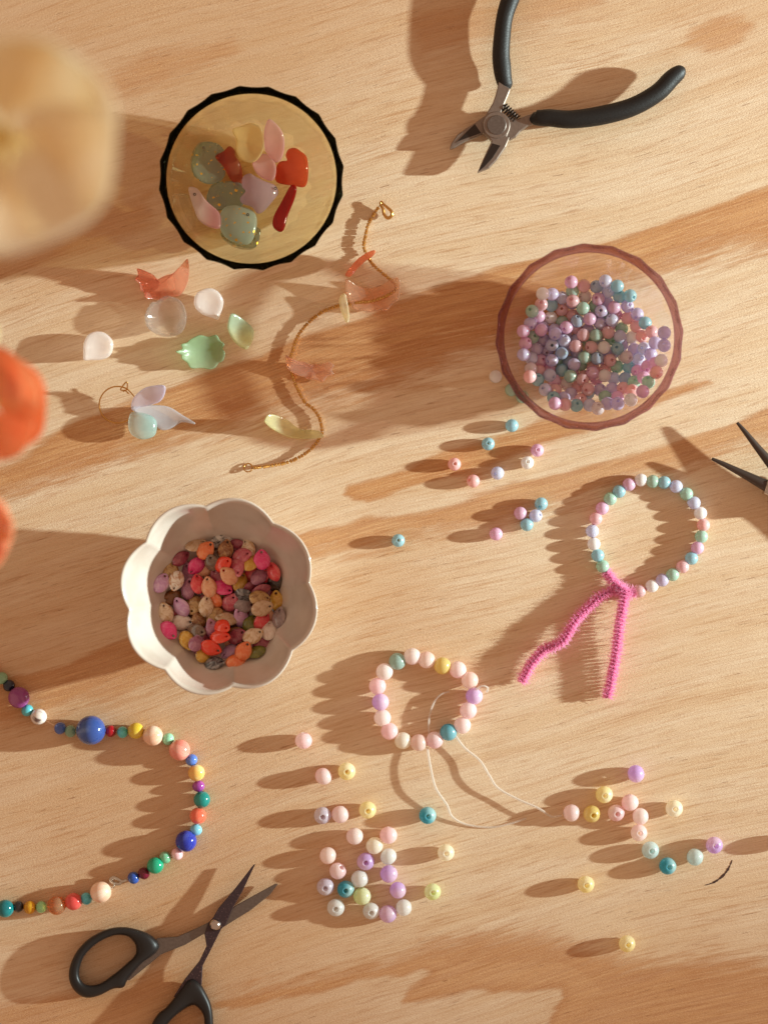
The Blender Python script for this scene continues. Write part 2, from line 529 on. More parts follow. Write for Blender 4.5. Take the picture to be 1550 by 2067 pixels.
# ------------------------------------------------------------------ plates: petals, leaves, charms
def plate_data(outline, z0, thick, cup=0.0, tilt=(0, 0), ruffle=0.0, ruf_n=7, sub=4, rings=7, pointy=2.0, fold=0.0, axis=None):
    """solid lens with a star-shaped outline (pixels). cup lifts the edge, tilt = m per m slope, ruffle waves the edge"""
    ol = catmull([(x, y, 0) for x, y in outline], sub, True)
    cx = sum(p.x for p in ol) / len(ol); cy = sum(p.y for p in ol) / len(ol)
    R = max((p - Vector((cx, cy, 0))).length for p in ol) * PX
    n = len(ol); top = []; bot = []
    c0 = P(cx, cy, z0)
    if axis is not None:
        ax = (P(*axis[1]) - P(*axis[0])).normalized()
    def pt(i, rho, sgn):
        x = cx + (ol[i].x - cx) * rho; y = cy + (ol[i].y - cy) * rho
        w = P(x, y, z0); dx = (w.x - c0.x); dy = (w.y - c0.y)
        z = z0 + tilt[0] * dx + tilt[1] * dy + cup * (dx * dx + dy * dy) / R
        if fold and axis is not None:
            z += fold * abs(dx * -ax.y + dy * ax.x)
        z += ruffle * rho ** 2 * math.sin(ruf_n * 2 * math.pi * i / n + 1.3 * rho)
        h = thick / 2 * max(0.0, 1 - rho ** 6) ** .5 + .00008
        return Vector((w.x, w.y, z + sgn * h))
    V = [Vector((c0.x, c0.y, z0 + thick / 2)), Vector((c0.x, c0.y, z0 - thick / 2))]
    F = []
    rho = [(1 - (1 - (k + 1) / rings) ** 1.6) for k in range(rings)]
    for s in (1, -1):
        for r in rho: V += [pt(i, r, s) for i in range(n)]
    o1, o2 = 2, 2 + n * rings
    for i in range(n):
        j = (i + 1) % n
        F.append((0, o1 + i, o1 + j)); F.append((1, o2 + j, o2 + i))
        for r in range(rings - 1):
            F.append((o1 + r * n + i, o1 + (r + 1) * n + i, o1 + (r + 1) * n + j, o1 + r * n + j))
            F.append((o2 + r * n + j, o2 + (r + 1) * n + j, o2 + (r + 1) * n + i, o2 + r * n + i))
        a = (rings - 1) * n
        F.append((o1 + a + i, o2 + a + i, o2 + a + j, o1 + a + j))
    return V, F


def drop_to(data, zmin):
    V, F = data
    dz = zmin - min(v.z for v in V)
    return [v + Vector((0, 0, dz)) for v in V], F


def conv(pts, ox, oy, s): return [(ox + x / s, oy + y / s) for x, y in pts]


M_hole = principled('hole_dark', lin(92, 78, 70), .6).m


def hole_dot(parent, x, y, z, r=3.0):
    """the lined drill hole of a charm: a small open ring standing a little proud"""
    V, F = lathe_data([(r * .55 * PX, -.0004), (r * PX, .0), (r * PX, .00025), (r * .55 * PX, .0003), (r * .5 * PX, -.0004)], 12)
    w = P(x, y, z) - base_of(parent)
    return link('drill_hole', mesh('drill_hole', [v + w for v in V], F, M_hole), parent)


# ------------------------------------------------------------------ beads
def bead_mesh(name, R, hr, mat, ns=28, nr=15, squash=1.0):
    z = math.sqrt(R * R - hr * hr); a0 = math.asin(hr / R)
    prof = [(hr * .93, z * squash * .8)]
    for i in range(nr):
        a = a0 + (math.pi - 2 * a0) * i / (nr - 1)
        prof.append((R * math.sin(a), R * math.cos(a) * squash))
    prof.append((hr * .93, -z * squash * .8))
    V, F = lathe_data(prof, ns)
    # bore
    n = ns; last = len(prof) - 1
    for k in range(n):
        k2 = (k + 1) % n
        F.append((last * n + k, last * n + k2, k2, k))
    return mesh(name, V, F, mat)


def rot_up(dx, dy, spin=0.0):
    """rotation that turns the bead's bore to point at (dx, dy, 1)"""
    return Vector((0, 0, 1)).rotation_difference(Vector((dx, dy, 1)).normalized()) @ Quaternion((0, 0, 1), spin)


def rot_side(ang, spin=0.0):
    return Vector((0, 0, 1)).rotation_difference(Vector((math.cos(ang), math.sin(ang), .05)).normalized()) @ Quaternion((0, 0, 1), spin)


PR = 13.2 * PX      # pearl bead radius
JR = 17.2 * PX      # jelly bead radius
PEARL = {'P': ('bright pink', lin(238, 138, 202), 330), 'R': ('rose', lin(242, 142, 150), 420), 'L': ('lilac', lin(190, 150, 228), 360),
         'B': ('pale periwinkle', lin(184, 194, 240), 450), 'A': ('aqua', lin(96, 198, 218), 380), 'G': ('mint green', lin(116, 208, 166), 410),
         'W': ('creamy white', lin(248, 236, 224), 300), 'T': ('clear pinkish', lin(228, 196, 192), 480), 'S': ('salmon pink', lin(252, 150, 142), 350),
         'K': ('deep blue', lin(100, 150, 205), 360)}
PM = {}
for k, (nm, c, film) in PEARL.items():
    m = pearl_mat('pearl_' + nm.replace(' ', '_'), c, film, {'W': .0, 'S': .04, 'P': .08}.get(k, .15), {'A': .42, 'G': .5, 'P': .5, 'S': .48, 'R': .56, 'K': .5, 'L': .58}.get(k, .62))
    PM[k] = bead_mesh('pearl_bead', PR, 3.1 * PX, m)
JELLY = {'P': ('pink', lin(253, 178, 186), lin(255, 226, 216)), 'F': ('pale pink', lin(253, 206, 200), lin(255, 236, 222)), 'Y': ('yellow', lin(248, 226, 96), lin(255, 244, 190)),
         'C': ('cream', lin(252, 234, 170), lin(255, 247, 224)), 'L': ('lilac', lin(206, 142, 236), lin(246, 206, 226)), 'G': ('greyish lilac', lin(196, 166, 206), lin(226, 210, 214)),
         'A': ('aqua', lin(26, 184, 208), lin(176, 226, 222)), 'D': ('solid aqua', lin(20, 176, 200), lin(60, 190, 206)), 'W': ('milky white', lin(216, 216, 210), lin(240, 234, 224)),
         'O': ('peach', lin(250, 190, 160), lin(252, 222, 204)), 'M': ('sage mint', lin(150, 196, 180), lin(190, 214, 196)), 'V': ('lime', lin(222, 232, 120), lin(244, 244, 190)),
         'H': ('pale aqua', lin(176, 216, 216), lin(216, 232, 224)), 'E': ('golden yellow', lin(240, 212, 60), lin(246, 226, 110))}
JM = {}
for k, (nm, c, c2) in JELLY.items():
    JM[k] = bead_mesh('jelly_bead', JR, 4.6 * PX, jelly_mat('jelly_' + nm.replace(' ', '_'), c, c2, {'A': .04, 'D': .04, 'E': .25, 'Y': .42, 'M': .3, 'L': .38, 'H': .45, 'V': .4}.get(k, .56)))

rnd = random.Random(3)
LOOSE_J = [  # x, y, colour, bore ('u' up, tilt) or None, label
    (613, 1495, 'P', None, 'lone pale pink bead below the white bowl, casting a shadow with a light spot'),
    (653, 1567, 'P', None, 'pink bead next to a single yellow bead, above the large bead cluster'),
    (700, 1557, 'Y', (.05, 0), 'yellow bead, hole up, next to the pink bead above the cluster'),
    (651, 1646, 'G', (.02, -.1), 'greyish lilac bead at the end of a three bead row, hole up'),
    (687, 1644, 'P', None, 'pink bead in the middle of the row between lilac and yellow'),
    (742, 1635, 'Y', (.03, -.05), 'yellow bead at the end of the lilac, pink and yellow row'),
    (863, 1646, 'A', (.06, -.02), 'vivid aqua bead lying alone beside the curve of clear thread'),
    (716, 1688, 'F', None, 'whitish pink bead topmost in the big cluster, without visible hole'),
    (784, 1686, 'P', None, 'light pink bead touching the cream bead at the cluster top'),
    (756, 1707, 'C', None, 'cream white bead tucked between a pink and a white bead'),
    (784, 1729, 'W', None, 'white bead directly above the lilac bead in the cluster'),
    (662, 1727, 'O', None, 'peach bead on the scissors side of the cluster'),
    (682, 1758, 'P', (.75, .9), 'pink bead under the peach bead, hole turned aside'),
    (738, 1739, 'L', (.02, -.05), 'lilac bead with hole up in the middle of the cluster'),
    (785, 1764, 'L', None, 'pink and lilac bead under the white bead, no hole in view'),
    (657, 1790, 'G', (-.02, -.08), 'greyish lilac bead with hole up beside the aqua bead'),
    (698, 1795, 'A', (0, -.06), 'aqua bead inside the bead cluster, hole up'),
    (726, 1774, 'W', None, 'greyish white bead touching the aqua bead in the cluster'),
    (731, 1809, 'V', None, 'lime yellow bead in the bead cluster'),
    (803, 1797, 'L', None, 'pink and lilac bead between the lilac bead and the white end bead'),
    (678, 1832, 'W', (0, -.05), 'white bead with hole up under the aqua cluster bead'),
    (749, 1839, 'W', (.03, -.1), 'greyish white bead with hole up touching a lilac bead at the cluster bottom'),
    (783, 1845, 'L', None, 'lilac bead at the very bottom of the cluster'),
    (815, 1832, 'W', None, 'plain white bead without visible hole at the cluster bottom corner'),
    (900, 1721, 'C', (0, -.02), 'cream bead with hole up, apart from the cluster toward the thread'),
    (873, 1800, 'V', (.02, .02), 'pale yellow bead with hole up, lying apart beside the cluster bottom'),
    (1283, 1562, 'L', None, 'pink and lilac bead topmost of the trail under the pipe cleaner bracelet'),
    (1219, 1604, 'Y', (0, -.05), 'yellow bead with hole up in the second row of the bead trail'),
    (1153, 1641, 'F', None, 'peachy pink bead at the ends of the clear thread'),
    (1194, 1643, 'E', (.1, -.08), 'deep golden yellow bead between two pink beads'),
    (1243, 1641, 'P', (.05, -.05), 'pink bead with hole up beside the golden yellow bead'),
    (1271, 1620, 'P', None, 'pink bead without visible hole touching the paler pink bead of the trail'),
    (1292, 1648, 'F', None, 'pale pink bead at the bend of the bead trail'),
    (1289, 1681, 'F', (.03, .05), 'whitish pink bead with a small hole just above the aqua bead'),
    (1360, 1632, 'C', (0, .02), 'pale yellow bead alone on the outer side of the trail'),
    (1312, 1716, 'H', (.05, 0), 'pale aqua bead with hole up under the whitish pink bead'),
    (1347, 1748, 'A', (.1, -.02), 'strong aqua bead with hole up at the bottom of the trail'),
    (1402, 1730, 'H', None, 'very pale blue bead without visible hole near the dark crack'),
    (1441, 1706, 'L', (.02, .02), 'lilac and white bead at the far end of the trail above the crack'),
    (1182, 1785, 'Y', (-.02, 0), 'single yellow bead halfway between the trail and the lowest bead'),
    (1265, 1905, 'Y', (.03, 0), 'lowest yellow bead, alone near the bottom wood figure'),
]
for x, y, c, up, lab in LOOSE_J:
    q = rot_up(up[0], up[1], rnd.uniform(0, 6.28)) if up else rot_side(rnd.uniform(0, 6.28), rnd.uniform(0, 6.28))
    z = JR if not up else JR * .97
    o = link('jelly_bead', JM[c], None, P(x, y, z), q)
    o.scale = (1, 1, rnd.uniform(.93, 1.0)); o.scale *= rnd.uniform(.97, 1.03)
    tag(o, lab, 'bead', 'loose translucent jelly beads on the table')
# a further bead just past the frame whose shadow falls into the picture
tag(link('jelly_bead', JM['P'], None, P(1583, 1699, JR), rot_up(0, 0)), 'bead just past the picture edge, only its shadow reaching the crack', 'bead', 'loose translucent jelly beads on the table')

LOOSE_P = [
    (1033, 859, 'A', None, 'green tinged aqua pearly bead nearest to the pink glass bowl rim'),
    (985, 896, 'A', (0, .1), 'aqua pearly bead with hole up under the pink bowl'),
    (917, 937, 'S', (.05, .05), 'salmon pink bead with hole up at the tip of the scattered pearls'),
    (955, 971, 'S', (-.9, .2), 'salmon pink bead lying below the one with the hole up'),
    (1004, 955, 'B', (-.5, -.2), 'pale periwinkle bead between the salmon and the white bead'),
    (1064, 934, 'W', (0, .15), 'white pearly bead with hole up under the bright pink one'),
    (1084, 909, 'P', (.05, .05), 'bright pink pearly bead with hole up over the white one'),
    (1092, 1017, 'A', (-.4, -.6), 'aqua bead topmost in the group of four by the bracelet'),
    (1050, 1036, 'P', None, 'pink bead in the group of four by the bracelet'),
    (1081, 1041, 'B', (.8, .2), 'pale periwinkle bead in the group of four by the bracelet'),
    (1063, 1059, 'A', None, 'matt aqua bead lowest in the group of four by the bracelet'),
    (1001, 1078, 'P', None, 'lilac pink bead alone under the group of four'),
    (804, 1091, 'A', (0, .05), 'single aqua bead with hole up beside the white scalloped bowl'),
    (1000, 760, 'W', None, 'clear whitish bead beside the pink glass bowl'),
    (1032, 787, 'G', None, 'mint green bead half under the pink bowl rim'),
    (1054, 801, 'G', None, 'second mint green bead, wholly under the pink bowl rim'),
]
for x, y, c, up, lab in LOOSE_P:
    q = rot_up(up[0], up[1], rnd.uniform(0, 6.28)) if up else rot_side(rnd.uniform(0, 6.28), rnd.uniform(0, 6.28))
    tag(link('pearl_bead', PM[c], None, P(x, y, PR), q), lab, 'bead', 'loose pearly beads on the table')

# ------------------------------------------------------------------ the two glass bowls
def glass_bowl(name, label, cx, cy, Rpx, H, nflute, mat_body, mat_rim, rot, rimw):
    R = Rpx * PX * (D - H) / D
    loc = P(cx, cy, H); loc.z = 0
    root = empty(name, loc)
    tag(root, label, 'glass bowl', 'ribbed glass bowls')
    hz = H - .0055
    outer = [(0, .0006), (.40 * R, .0006), (.47 * R, .0010), (.55 * R, .0028), (.67 * R, .0066), (.80 * R, .0138), (.90 * R, .0228), (.955 * R, hz)]
    inner = [(.905 * R, hz), (.86 * R, .0232), (.765 * R, .0148), (.64 * R, .0084), (.53 * R, .0053), (.43 * R, .0040), (.2 * R, .0036), (0, .0036)]
    no = len(outer)
    def fl(i, r, z, a):
        if i < no and r > .45 * R:
            k = min(1, (r - .45 * R) / (.2 * R)); w = .5 + .5 * math.cos(nflute * a + 2 * rot)
            return r * (1 + .032 * k * (w - .5)), z
        return r, z
    V, F = lathe_data(outer + inner, 180, fl)
    body = link('bowl_body', mesh('bowl_body', V, F, mat_body), root)
    body.cycles.is_caustics_caster = True
    # the thick rim: its outer side carries the flutes as facets
    ro, ri = R, R - rimw * PX
    prof = [(ri - .0002, hz - .0002), (ri - .0006, hz + .002), (ri, H - .0012), (ri + .0008, H - .0002), ((ro + ri) / 2, H), (ro - .0008, H - .0004), (ro, H - .0016), (ro - .0006, hz + .0016), (ro * .962, hz - .0006)]
    def fr(i, r, z, a):
        w = 1 - abs(math.cos(nflute * a / 2 + rot))
        if i in (5, 6, 7, 8): return r * (1 + (.026 if rimw < 14 else .018) * (w - .5)), z - .0006 * w
        return r, z - .0004 * w * (i in (3, 4))
    V, F = lathe_data(prof, 240, fr)
    n = 240; last = len(prof) - 1
    for k in range(n):
        k2 = (k + 1) % n; F.append((last * n + k, last * n + k2, k2, k))
    rim = link('rim', mesh('rim', V, F, mat_rim), root)
    rim.cycles.is_caustics_caster = True
    return root, inner[::-1], loc


M_olive = bowl_glass('olive_glass', (.955, .93, .79, 1), .32)
M_oliver = rim_glass('olive_glass_rim', (.08, .08, .05, 1))
M_pink = bowl_glass('pink_glass', (.997, .972, .968, 1), .15)
M_pinkr = bowl_glass('pink_glass_rim', (.70, .53, .57, 1), .5)
gb, gprof, gloc = glass_bowl('glass_bowl', 'olive green ribbed glass bowl with dark rim holding acrylic petals', 507, 358, 186, .036, 20, M_olive, M_oliver, .3, 11)
pb, pprof, ploc = glass_bowl('glass_bowl', 'pale pink ribbed glass bowl with mauve rim full of pearly beads', 1190, 680, 189, .036, 20, M_pink, M_pinkr, .9, 14)


def floor_z(prof, r, R):
    """height of the centre of a ball of radius R that rests on the inner profile at radius r"""
    z = 0
    for (r0, z0), (r1, z1) in zip(prof, prof[1:]):
        for k in range(7):
            t = k / 6; a = r0 + (r1 - r0) * t; h = z0 + (z1 - z0) * t
            if abs(a - r) < R: z = max(z, h + math.sqrt(R * R - (a - r) ** 2))
    return z


# traced from the photograph at 3.523x from (960, 480)
PB = """682 330 P,770 350 R,850 365 K,915 305 B,1008 340 A,708 400 G,940 395 B,1022 420 A,1100 408 A,470 418 W,548 400 L,622 430 B,700 420 R,780 420 T,870 425 P,
940 465 L,695 450 L,550 483 A,465 505 R,632 517 R,768 512 G,838 500 G,910 525 L,980 500 P,1020 537 P,1082 490 L,397 525 G,480 557 P,562 570 W,548 625 L,378 612 L,462 650 P,
635 622 P,690 570 R,745 600 K,800 575 P,835 625 L,945 597 B,875 600 L,1025 625 G,1145 545 L,1080 575 R,1120 630 R,1208 610 A,1250 680 R,1325 695 L,1180 700 S,335 662 P,343 755 P,
422 708 G,560 685 L,635 732 B,685 670 L,765 695 R,840 715 G,875 680 R,945 670 R,905 772 W,950 740 G,1030 715 B,1100 735 W,1260 755 L,1325 782 L,450 787 L,548 770 B,505 735 L,690 745 R,
605 800 K,820 785 R,740 805 L,655 845 K,372 840 L,450 855 B,525 868 L,585 885 G,685 893 L,785 850 G,872 850 K,1005 790 A,1040 805 W,955 850 R,1075 860 T,1125 810 L,1190 785 B,1235 835 L,
1142 865 B,1015 905 G,1090 915 A,930 910 R,845 925 R,762 937 R,480 935 R,395 925 T,610 950 A,386 990 S,458 1005 A,540 993 B,635 1035 T,685 985 G,735 1018 R,848 975 P,938 980 W,1060 985 K,
1135 945 P,1215 925 P,1270 905 P,1305 905 W,1280 985 S,1118 1020 G,1205 1040 G,1180 985 P,495 1075 B,565 1055 R,540 1140 A,552 1180 P,628 1185 R,620 1130 L,700 1082 L,790 1090 R,880 1090 L,
962 1060 L,1040 1070 R,1105 1095 S,1165 1105 P,940 1120 G,1010 1125 P,745 1140 R,705 1195 A,795 1190 B,865 1215 T,925 1180 L,992 1192 L,1080 1165 W"""
GP = 'pearly beads heaped in the pink glass bowl'
rb = random.Random(11)


def relax(xy, z0, R, prof, rmax, steps=420):
    """let balls of radius R sink and push one another aside until the heap rests in the bowl"""
    n = len(xy); home = np.array(xy, float)
    p = np.column_stack([home, np.array(z0, float)])
    rr = np.linspace(0, .045, 200); fz = np.array([floor_z(prof, r, R) for r in rr])
    slope = np.gradient(fz, rr)
    for it in range(steps):
        p[:, 2] -= .00010 if it < steps - 60 else .00002
        p[:, :2] += (home - p[:, :2]) * (.06 if it < steps - 60 else .0)
        d = p[:, None, :] - p[None, :, :]
        L = np.sqrt((d ** 2).sum(-1)) + np.eye(n)
        ov = np.clip(2 * R * .95 - L, 0, None) * (1 - np.eye(n))
        p += (d / L[..., None] * ov[..., None] * .34).sum(1)
        r = np.hypot(p[:, 0], p[:, 1]); k = np.minimum(1, rmax / np.maximum(r, 1e-6)); p[:, 0] *= k; p[:, 1] *= k
        r = np.hypot(p[:, 0], p[:, 1])
        h = np.interp(r, rr, fz); sl = np.interp(r, rr, slope)
        dep = np.clip(h - p[:, 2], 0, None)
        p[:, 2] += dep
        f = dep * np.minimum(sl, 2) / (1 + sl * sl) * .5 / np.maximum(r, 1e-6)
        p[:, 0] -= p[:, 0] * f; p[:, 1] -= p[:, 1] * f
    return p


xy = []; z0 = []; cols = []
for k_ in range(26):
    a = k_ * 2.39996; r = .021 * math.sqrt((k_ + .5) / 26)
    xy.append((r * math.cos(a) - .001, r * math.sin(a) - .004)); z0.append(.006); cols.append(rb.choice('LLPRRRKGBLPT'))
NFILL = len(xy)
items = [t.split() for t in PB.replace('\n', '').split(',')]
for q, (X_, Y_, c) in enumerate(items):
    w = P(960 + float(X_) / 3.523, 480 + float(Y_) / 3.523, .014)
    xy.append((w.x - ploc.x, w.y - ploc.y)); z0.append(.011 + .007 * ((q * 7919) % 97) / 97); cols.append(c)
PH = relax(xy, z0, PR, pprof, .0345)


def zone(x, y):
    r = math.hypot(x, y)
    if r < .012: return 'mid heap'
    a = math.degrees(math.atan2(y, x)) % 360
    for lim, nm in ((35, 'bare table side'), (80, 'picture corner side'), (150, 'cutting pliers side'), (215, 'gold bracelet side'), (280, 'loose pearls side'), (330, 'pipe cleaner side'), (361, 'bare table side')):
        if a < lim: return nm


def near_names(i, pts, names, top=2):
    ds = sorted(((pts[j][0] - pts[i][0]) ** 2 + (pts[j][1] - pts[i][1]) ** 2, j) for j in range(len(pts)) if j != i and abs(pts[j][2] - pts[i][2]) < .005)
    out = []
    for d_, j in ds:
        if names[j] not in out: out.append(names[j])
        if len(out) == top: break
    return out


pn = [PEARL[c][0] for c in cols]
seen = {}
for i, (x, y, z) in enumerate(PH):
    c = cols[i]
    o = link('pearl_bead', PM[c], None, Vector((ploc.x + x, ploc.y + y, z)), rot_up(rb.gauss(0, .6), rb.gauss(0, .6), rb.uniform(0, 6)) if rb.random() < .55 else rot_side(rb.uniform(0, 6.28)))
    if i < NFILL:
        lab = pn[i] + ' pearly bead buried low in the pink bowl heap'
    else:
        nb = near_names(i, PH, pn)
        lab = f'{pn[i]} bead by {nb[0]} and {nb[1]} ones, {zone(x, y)}, pink bowl'
        if lab in seen:
            nb = near_names(i, PH, pn, 3); lab = f'{pn[i]} bead by {nb[0]}, {nb[1]}, {nb[2]}, {zone(x, y)}, pink bowl'
    seen[lab] = 1
    tag(o, lab, 'bead', GP)

# ------------------------------------------------------------------ petals in the olive bowl
gz = lambda pts: floor_z(gprof, (lambda c: math.hypot(c.x - gloc.x, c.y - gloc.y))(P(sum(p[0] for p in pts) / len(pts), sum(p[1] for p in pts) / len(pts), .01)), .0006)
GPET = 'acrylic petal charms inside the olive glass bowl'


def charm(name, label, cat, group, pts, mat, z0, thick=.0022, parent=None, hole=None, zmin=None, **kw):
    d = plate_data(pts, z0, thick, **kw)
    if zmin is not None: d = drop_to(d, zmin)
    o = solid(name, d, mat, parent)
    if parent is None: tag(o, label, cat, group)
    if hole is not None:
        hx, hy = hole; w = P(hx, hy, z0)
        best = max((v for v in d[0] if (v.x - w.x) ** 2 + (v.y - w.y) ** 2 < (9 * PX) ** 2), key=lambda v: v.z, default=None)
        if best is not None: hole_dot(o, hx, hy, best.z) if parent is None else None
    return o


S2 = (300, 150, 3.69)
M_sage = frosted_mat('sage_frost', lin(150, 182, 165), None, .34, fleck=True)
M_sage2 = frosted_mat('sage_frost_pale', lin(186, 212, 200), None, .16, fleck=True)
M_sage3 = frosted_mat('sage_glass', lin(130, 150, 125), None, .5, fleck=True, rough=.1)
M_yel = frosted_mat('yellow_shell', lin(246, 212, 84), lin(250, 226, 130), .18, 0, .006)
M_pk = frosted_mat('pink_frost', lin(246, 190, 200), lin(240, 150, 175), .2, 1, -.006)
M_org = frosted_mat('orange_red', lin(240, 110, 50), lin(206, 40, 26), .3, 0, -.006, rough=.08, wash=.03)
M_red = frosted_mat('cherry_red', lin(190, 12, 16), None, .1, rough=.06, wash=.0)
M_curl = frosted_mat('copper_red', lin(220, 84, 70), lin(206, 126, 80), .3, 0, .005, rough=.07, wash=.05)
M_lil = frosted_mat('lilac_frost', lin(206, 160, 196), lin(186, 140, 176), .14, 1, -.006, rough=.15)
M_pw = frosted_mat('pink_white', lin(240, 214, 214), lin(232, 96, 132), .12, 0, .005)
M_clear = clear_mat('clear_acrylic', (.97, .95, .93, 1), .45)
IN = [
    ('petal_charm', 'large clear acrylic petal leaning on the inside of the olive bowl', [(180, 920), (260, 900), (310, 930), (330, 1050), (310, 1180), (260, 1160), (210, 1080)], M_clear, .0105, dict(tilt=(-.5, 0), cup=.2), None),
    ('petal_charm', 'darkest sage petal lying under the lilac petal in the olive bowl', [(470, 830), (560, 800), (680, 810), (740, 900), (700, 980), (560, 1010), (470, 1010), (435, 930)], M_sage, .0060, dict(cup=.15), None),
    ('petal_charm', 'sage green round petal with a drilled hole near the yellow petal', [(410, 510), (500, 515), (560, 560), (575, 650), (565, 760), (500, 815), (420, 815), (350, 770), (320, 700), (325, 610), (360, 540)], M_sage, .0085, dict(tilt=(-.22, .1), cup=.2), (412, 548)),
    ('petal_charm', 'shiny copper red curled petal between the sage and yellow petals', [(495, 610), (560, 570), (600, 530), (640, 560), (650, 610), (690, 680), (692, 810), (620, 790), (560, 690)], M_curl, .0115, dict(cup=-.5, thick=.0034, tilt=(-.1, .1)), None),
    ('petal_charm', 'transparent sage petal half hidden beneath the gold flecked one', [(540, 1180), (560, 1235), (640, 1290), (740, 1312), (805, 1290), (832, 1200), (825, 1150), (700, 1100), (580, 1130)], M_sage3, .0070, dict(tilt=(0, -.2), cup=.2), None),
    ('petal_charm', 'orange red broad petal with a notch, beside the pink petals', [(1020, 600), (1040, 555), (1090, 545), (1135, 575), (1180, 620), (1190, 740), (1165, 830), (1080, 825), (950, 790), (945, 700), (975, 645), (1030, 640)], M_org, .0085, dict(tilt=(.3, .05), cup=-.3, thick=.0030), None),
    ('petal_charm', 'smaller pale pink petal tucked under the long pink one', [(860, 595), (930, 640), (952, 700), (940, 780), (900, 797), (820, 755), (780, 690), (785, 650)], M_pk, .0110, dict(cup=.3), None),
    ('petal_charm', 'long pale pink petal standing against the yellow petal', [(905, 350), (960, 385), (1005, 450), (1014, 540), (990, 630), (950, 657), (910, 620), (870, 570), (860, 470), (875, 390)], M_pk, .0150, dict(tilt=(0, .3), cup=.3), None),
    ('petal_charm', 'yellow shell shaped petal with a swirled cup', [(630, 430), (700, 400), (770, 380), (840, 410), (862, 480), (860, 560), (820, 640), (760, 667), (690, 640), (655, 570), (660, 500)], M_yel, .0130, dict(tilt=(0, .2), cup=.55, thick=.0024), None),
    ('petal_charm', 'lilac three lobed flower petal in the middle of the olive bowl', [(700, 760), (750, 730), (800, 760), (860, 790), (940, 820), (967, 870), (930, 930), (860, 1010), (810, 1030), (770, 985), (700, 960), (680, 920), (722, 870), (695, 830)], M_lil, .0140, dict(cup=-.35, thick=.0030), (945, 850)),
    ('petal_charm', 'dark cherry red glossy bar shaped petal', [(1060, 835), (1105, 850), (1090, 930), (1040, 1050), (1010, 1160), (970, 1175), (925, 1130), (935, 1050), (990, 950)], M_red, .0090, dict(tilt=(.15, 0), thick=.0048, cup=.2), None),
    ('petal_charm', 'slim petal fading from white to raspberry pink', [(310, 850), (370, 860), (430, 940), (520, 1020), (545, 1090), (530, 1150), (460, 1142), (380, 1090), (340, 1000), (310, 900)], M_pw, .0120, dict(tilt=(-.2, 0), cup=.25, thick=.0026), (345, 895)),
    ('petal_charm', 'pale sage petal with gold flecks lying on top', [(560, 985), (630, 968), (700, 980), (770, 1010), (803, 1060), (802, 1150), (770, 1240), (720, 1268), (640, 1250), (570, 1210), (530, 1140), (525, 1060)], M_sage2, .0135, dict(tilt=(.05, -.12), cup=-.25, thick=.0026), (740, 1045)),
]
for nm, lab, pts, mt, z0, kw, hole in IN:
    pp = conv(pts, *S2)
    hl = (S2[0] + hole[0] / S2[2], S2[1] + hole[1] / S2[2]) if hole else None
    charm(nm, lab, 'petal charm', GPET, pp, mt, z0, hole=hl, **kw)

# ------------------------------------------------------------------ loose petals on the table
S5 = (60, 500, 3.523)
GL = 'loose acrylic petals on the table'
M_ruf = frosted_mat('peach_ruffle', lin(244, 140, 76), lin(250, 206, 156), .36, 0, .009, rough=.12, wash=.32)
M_wht = frosted_mat('white_frost', lin(250, 240, 234), None, .12, rough=.25)
M_grn = frosted_mat('leaf_green', lin(140, 205, 112), lin(176, 212, 140), .2, 1, -.008)
M_yg = frosted_mat('lime_drop', lin(190, 228, 180), lin(246, 236, 130), .14, 1, -.005, rough=.15)
charm('petal_charm', 'ruffled peach orange crescent petal under the olive bowl', 'petal charm', GL, conv([(780, 155), (880, 190), (888, 222), (960, 195), (1050, 172), (1130, 105), (1152, 130), (1140, 240), (1080, 340), (1010, 350), (940, 372), (900, 365), (830, 362), (815, 320), (790, 300), (785, 260), (755, 230), (775, 195)], *S5), M_ruf, .006, .0018, zmin=.0003, cup=1.1, ruffle=.0011, ruf_n=6, rings=9)
charm('petal_charm', 'large clear round petal touching the peach crescent', 'petal charm', GL, conv([(928, 372), (990, 350), (1080, 385), (1120, 470), (1112, 560), (1075, 618), (980, 640), (890, 610), (840, 560), (830, 480), (870, 400), (905, 388)], *S5), M_clear, .004, .0028, zmin=.0003, cup=.75, tilt=(-.1, .12), rings=9)
charm('petal_charm', 'white frosted teardrop next to the big clear petal', 'petal charm', GL, conv([(1275, 292), (1340, 312), (1378, 370), (1372, 430), (1352, 480), (1340, 512), (1300, 498), (1240, 480), (1190, 440), (1174, 385), (1200, 325)], *S5), M_wht, .004, .0052, zmin=.0003, cup=.3, tilt=(-.2, .2))
charm('petal_charm', 'white frosted teardrop alone near the orange flower', 'petal charm', GL, conv([(480, 597), (540, 608), (588, 655), (595, 710), (570, 770), (510, 798), (440, 802), (395, 803), (390, 750), (392, 690), (420, 625)], *S5), M_wht, .004, .0052, zmin=.0003, cup=.3, tilt=(-.3, 0))
leaf = conv([(1048, 745), (1088, 724), (1085, 692), (1122, 676), (1148, 652), (1212, 622), (1270, 632), (1328, 620), (1356, 660), (1386, 686), (1372, 718), (1389, 745), (1376, 800), (1341, 820), (1320, 850), (1280, 863), (1220, 854), (1150, 857), (1122, 818), (1086, 792), (1084, 765)], *S5)
charm('leaf_charm', 'green leaf shaped charm with toothed edge', 'leaf charm', GL, leaf, M_grn, .005, .0018, zmin=.0003, cup=.5, tilt=(-.25, .1), ruffle=.0001, ruf_n=5)
charm('petal_charm', 'lime to yellow pointed drop beside the green leaf', 'petal charm', GL, [(470, 634), (495, 647), (512, 666), (509, 690), (498, 706), (477, 694), (463, 672), (461, 655)], M_yg, .005, .0036, zmin=.0003, cup=.6, tilt=(-.3, 0))

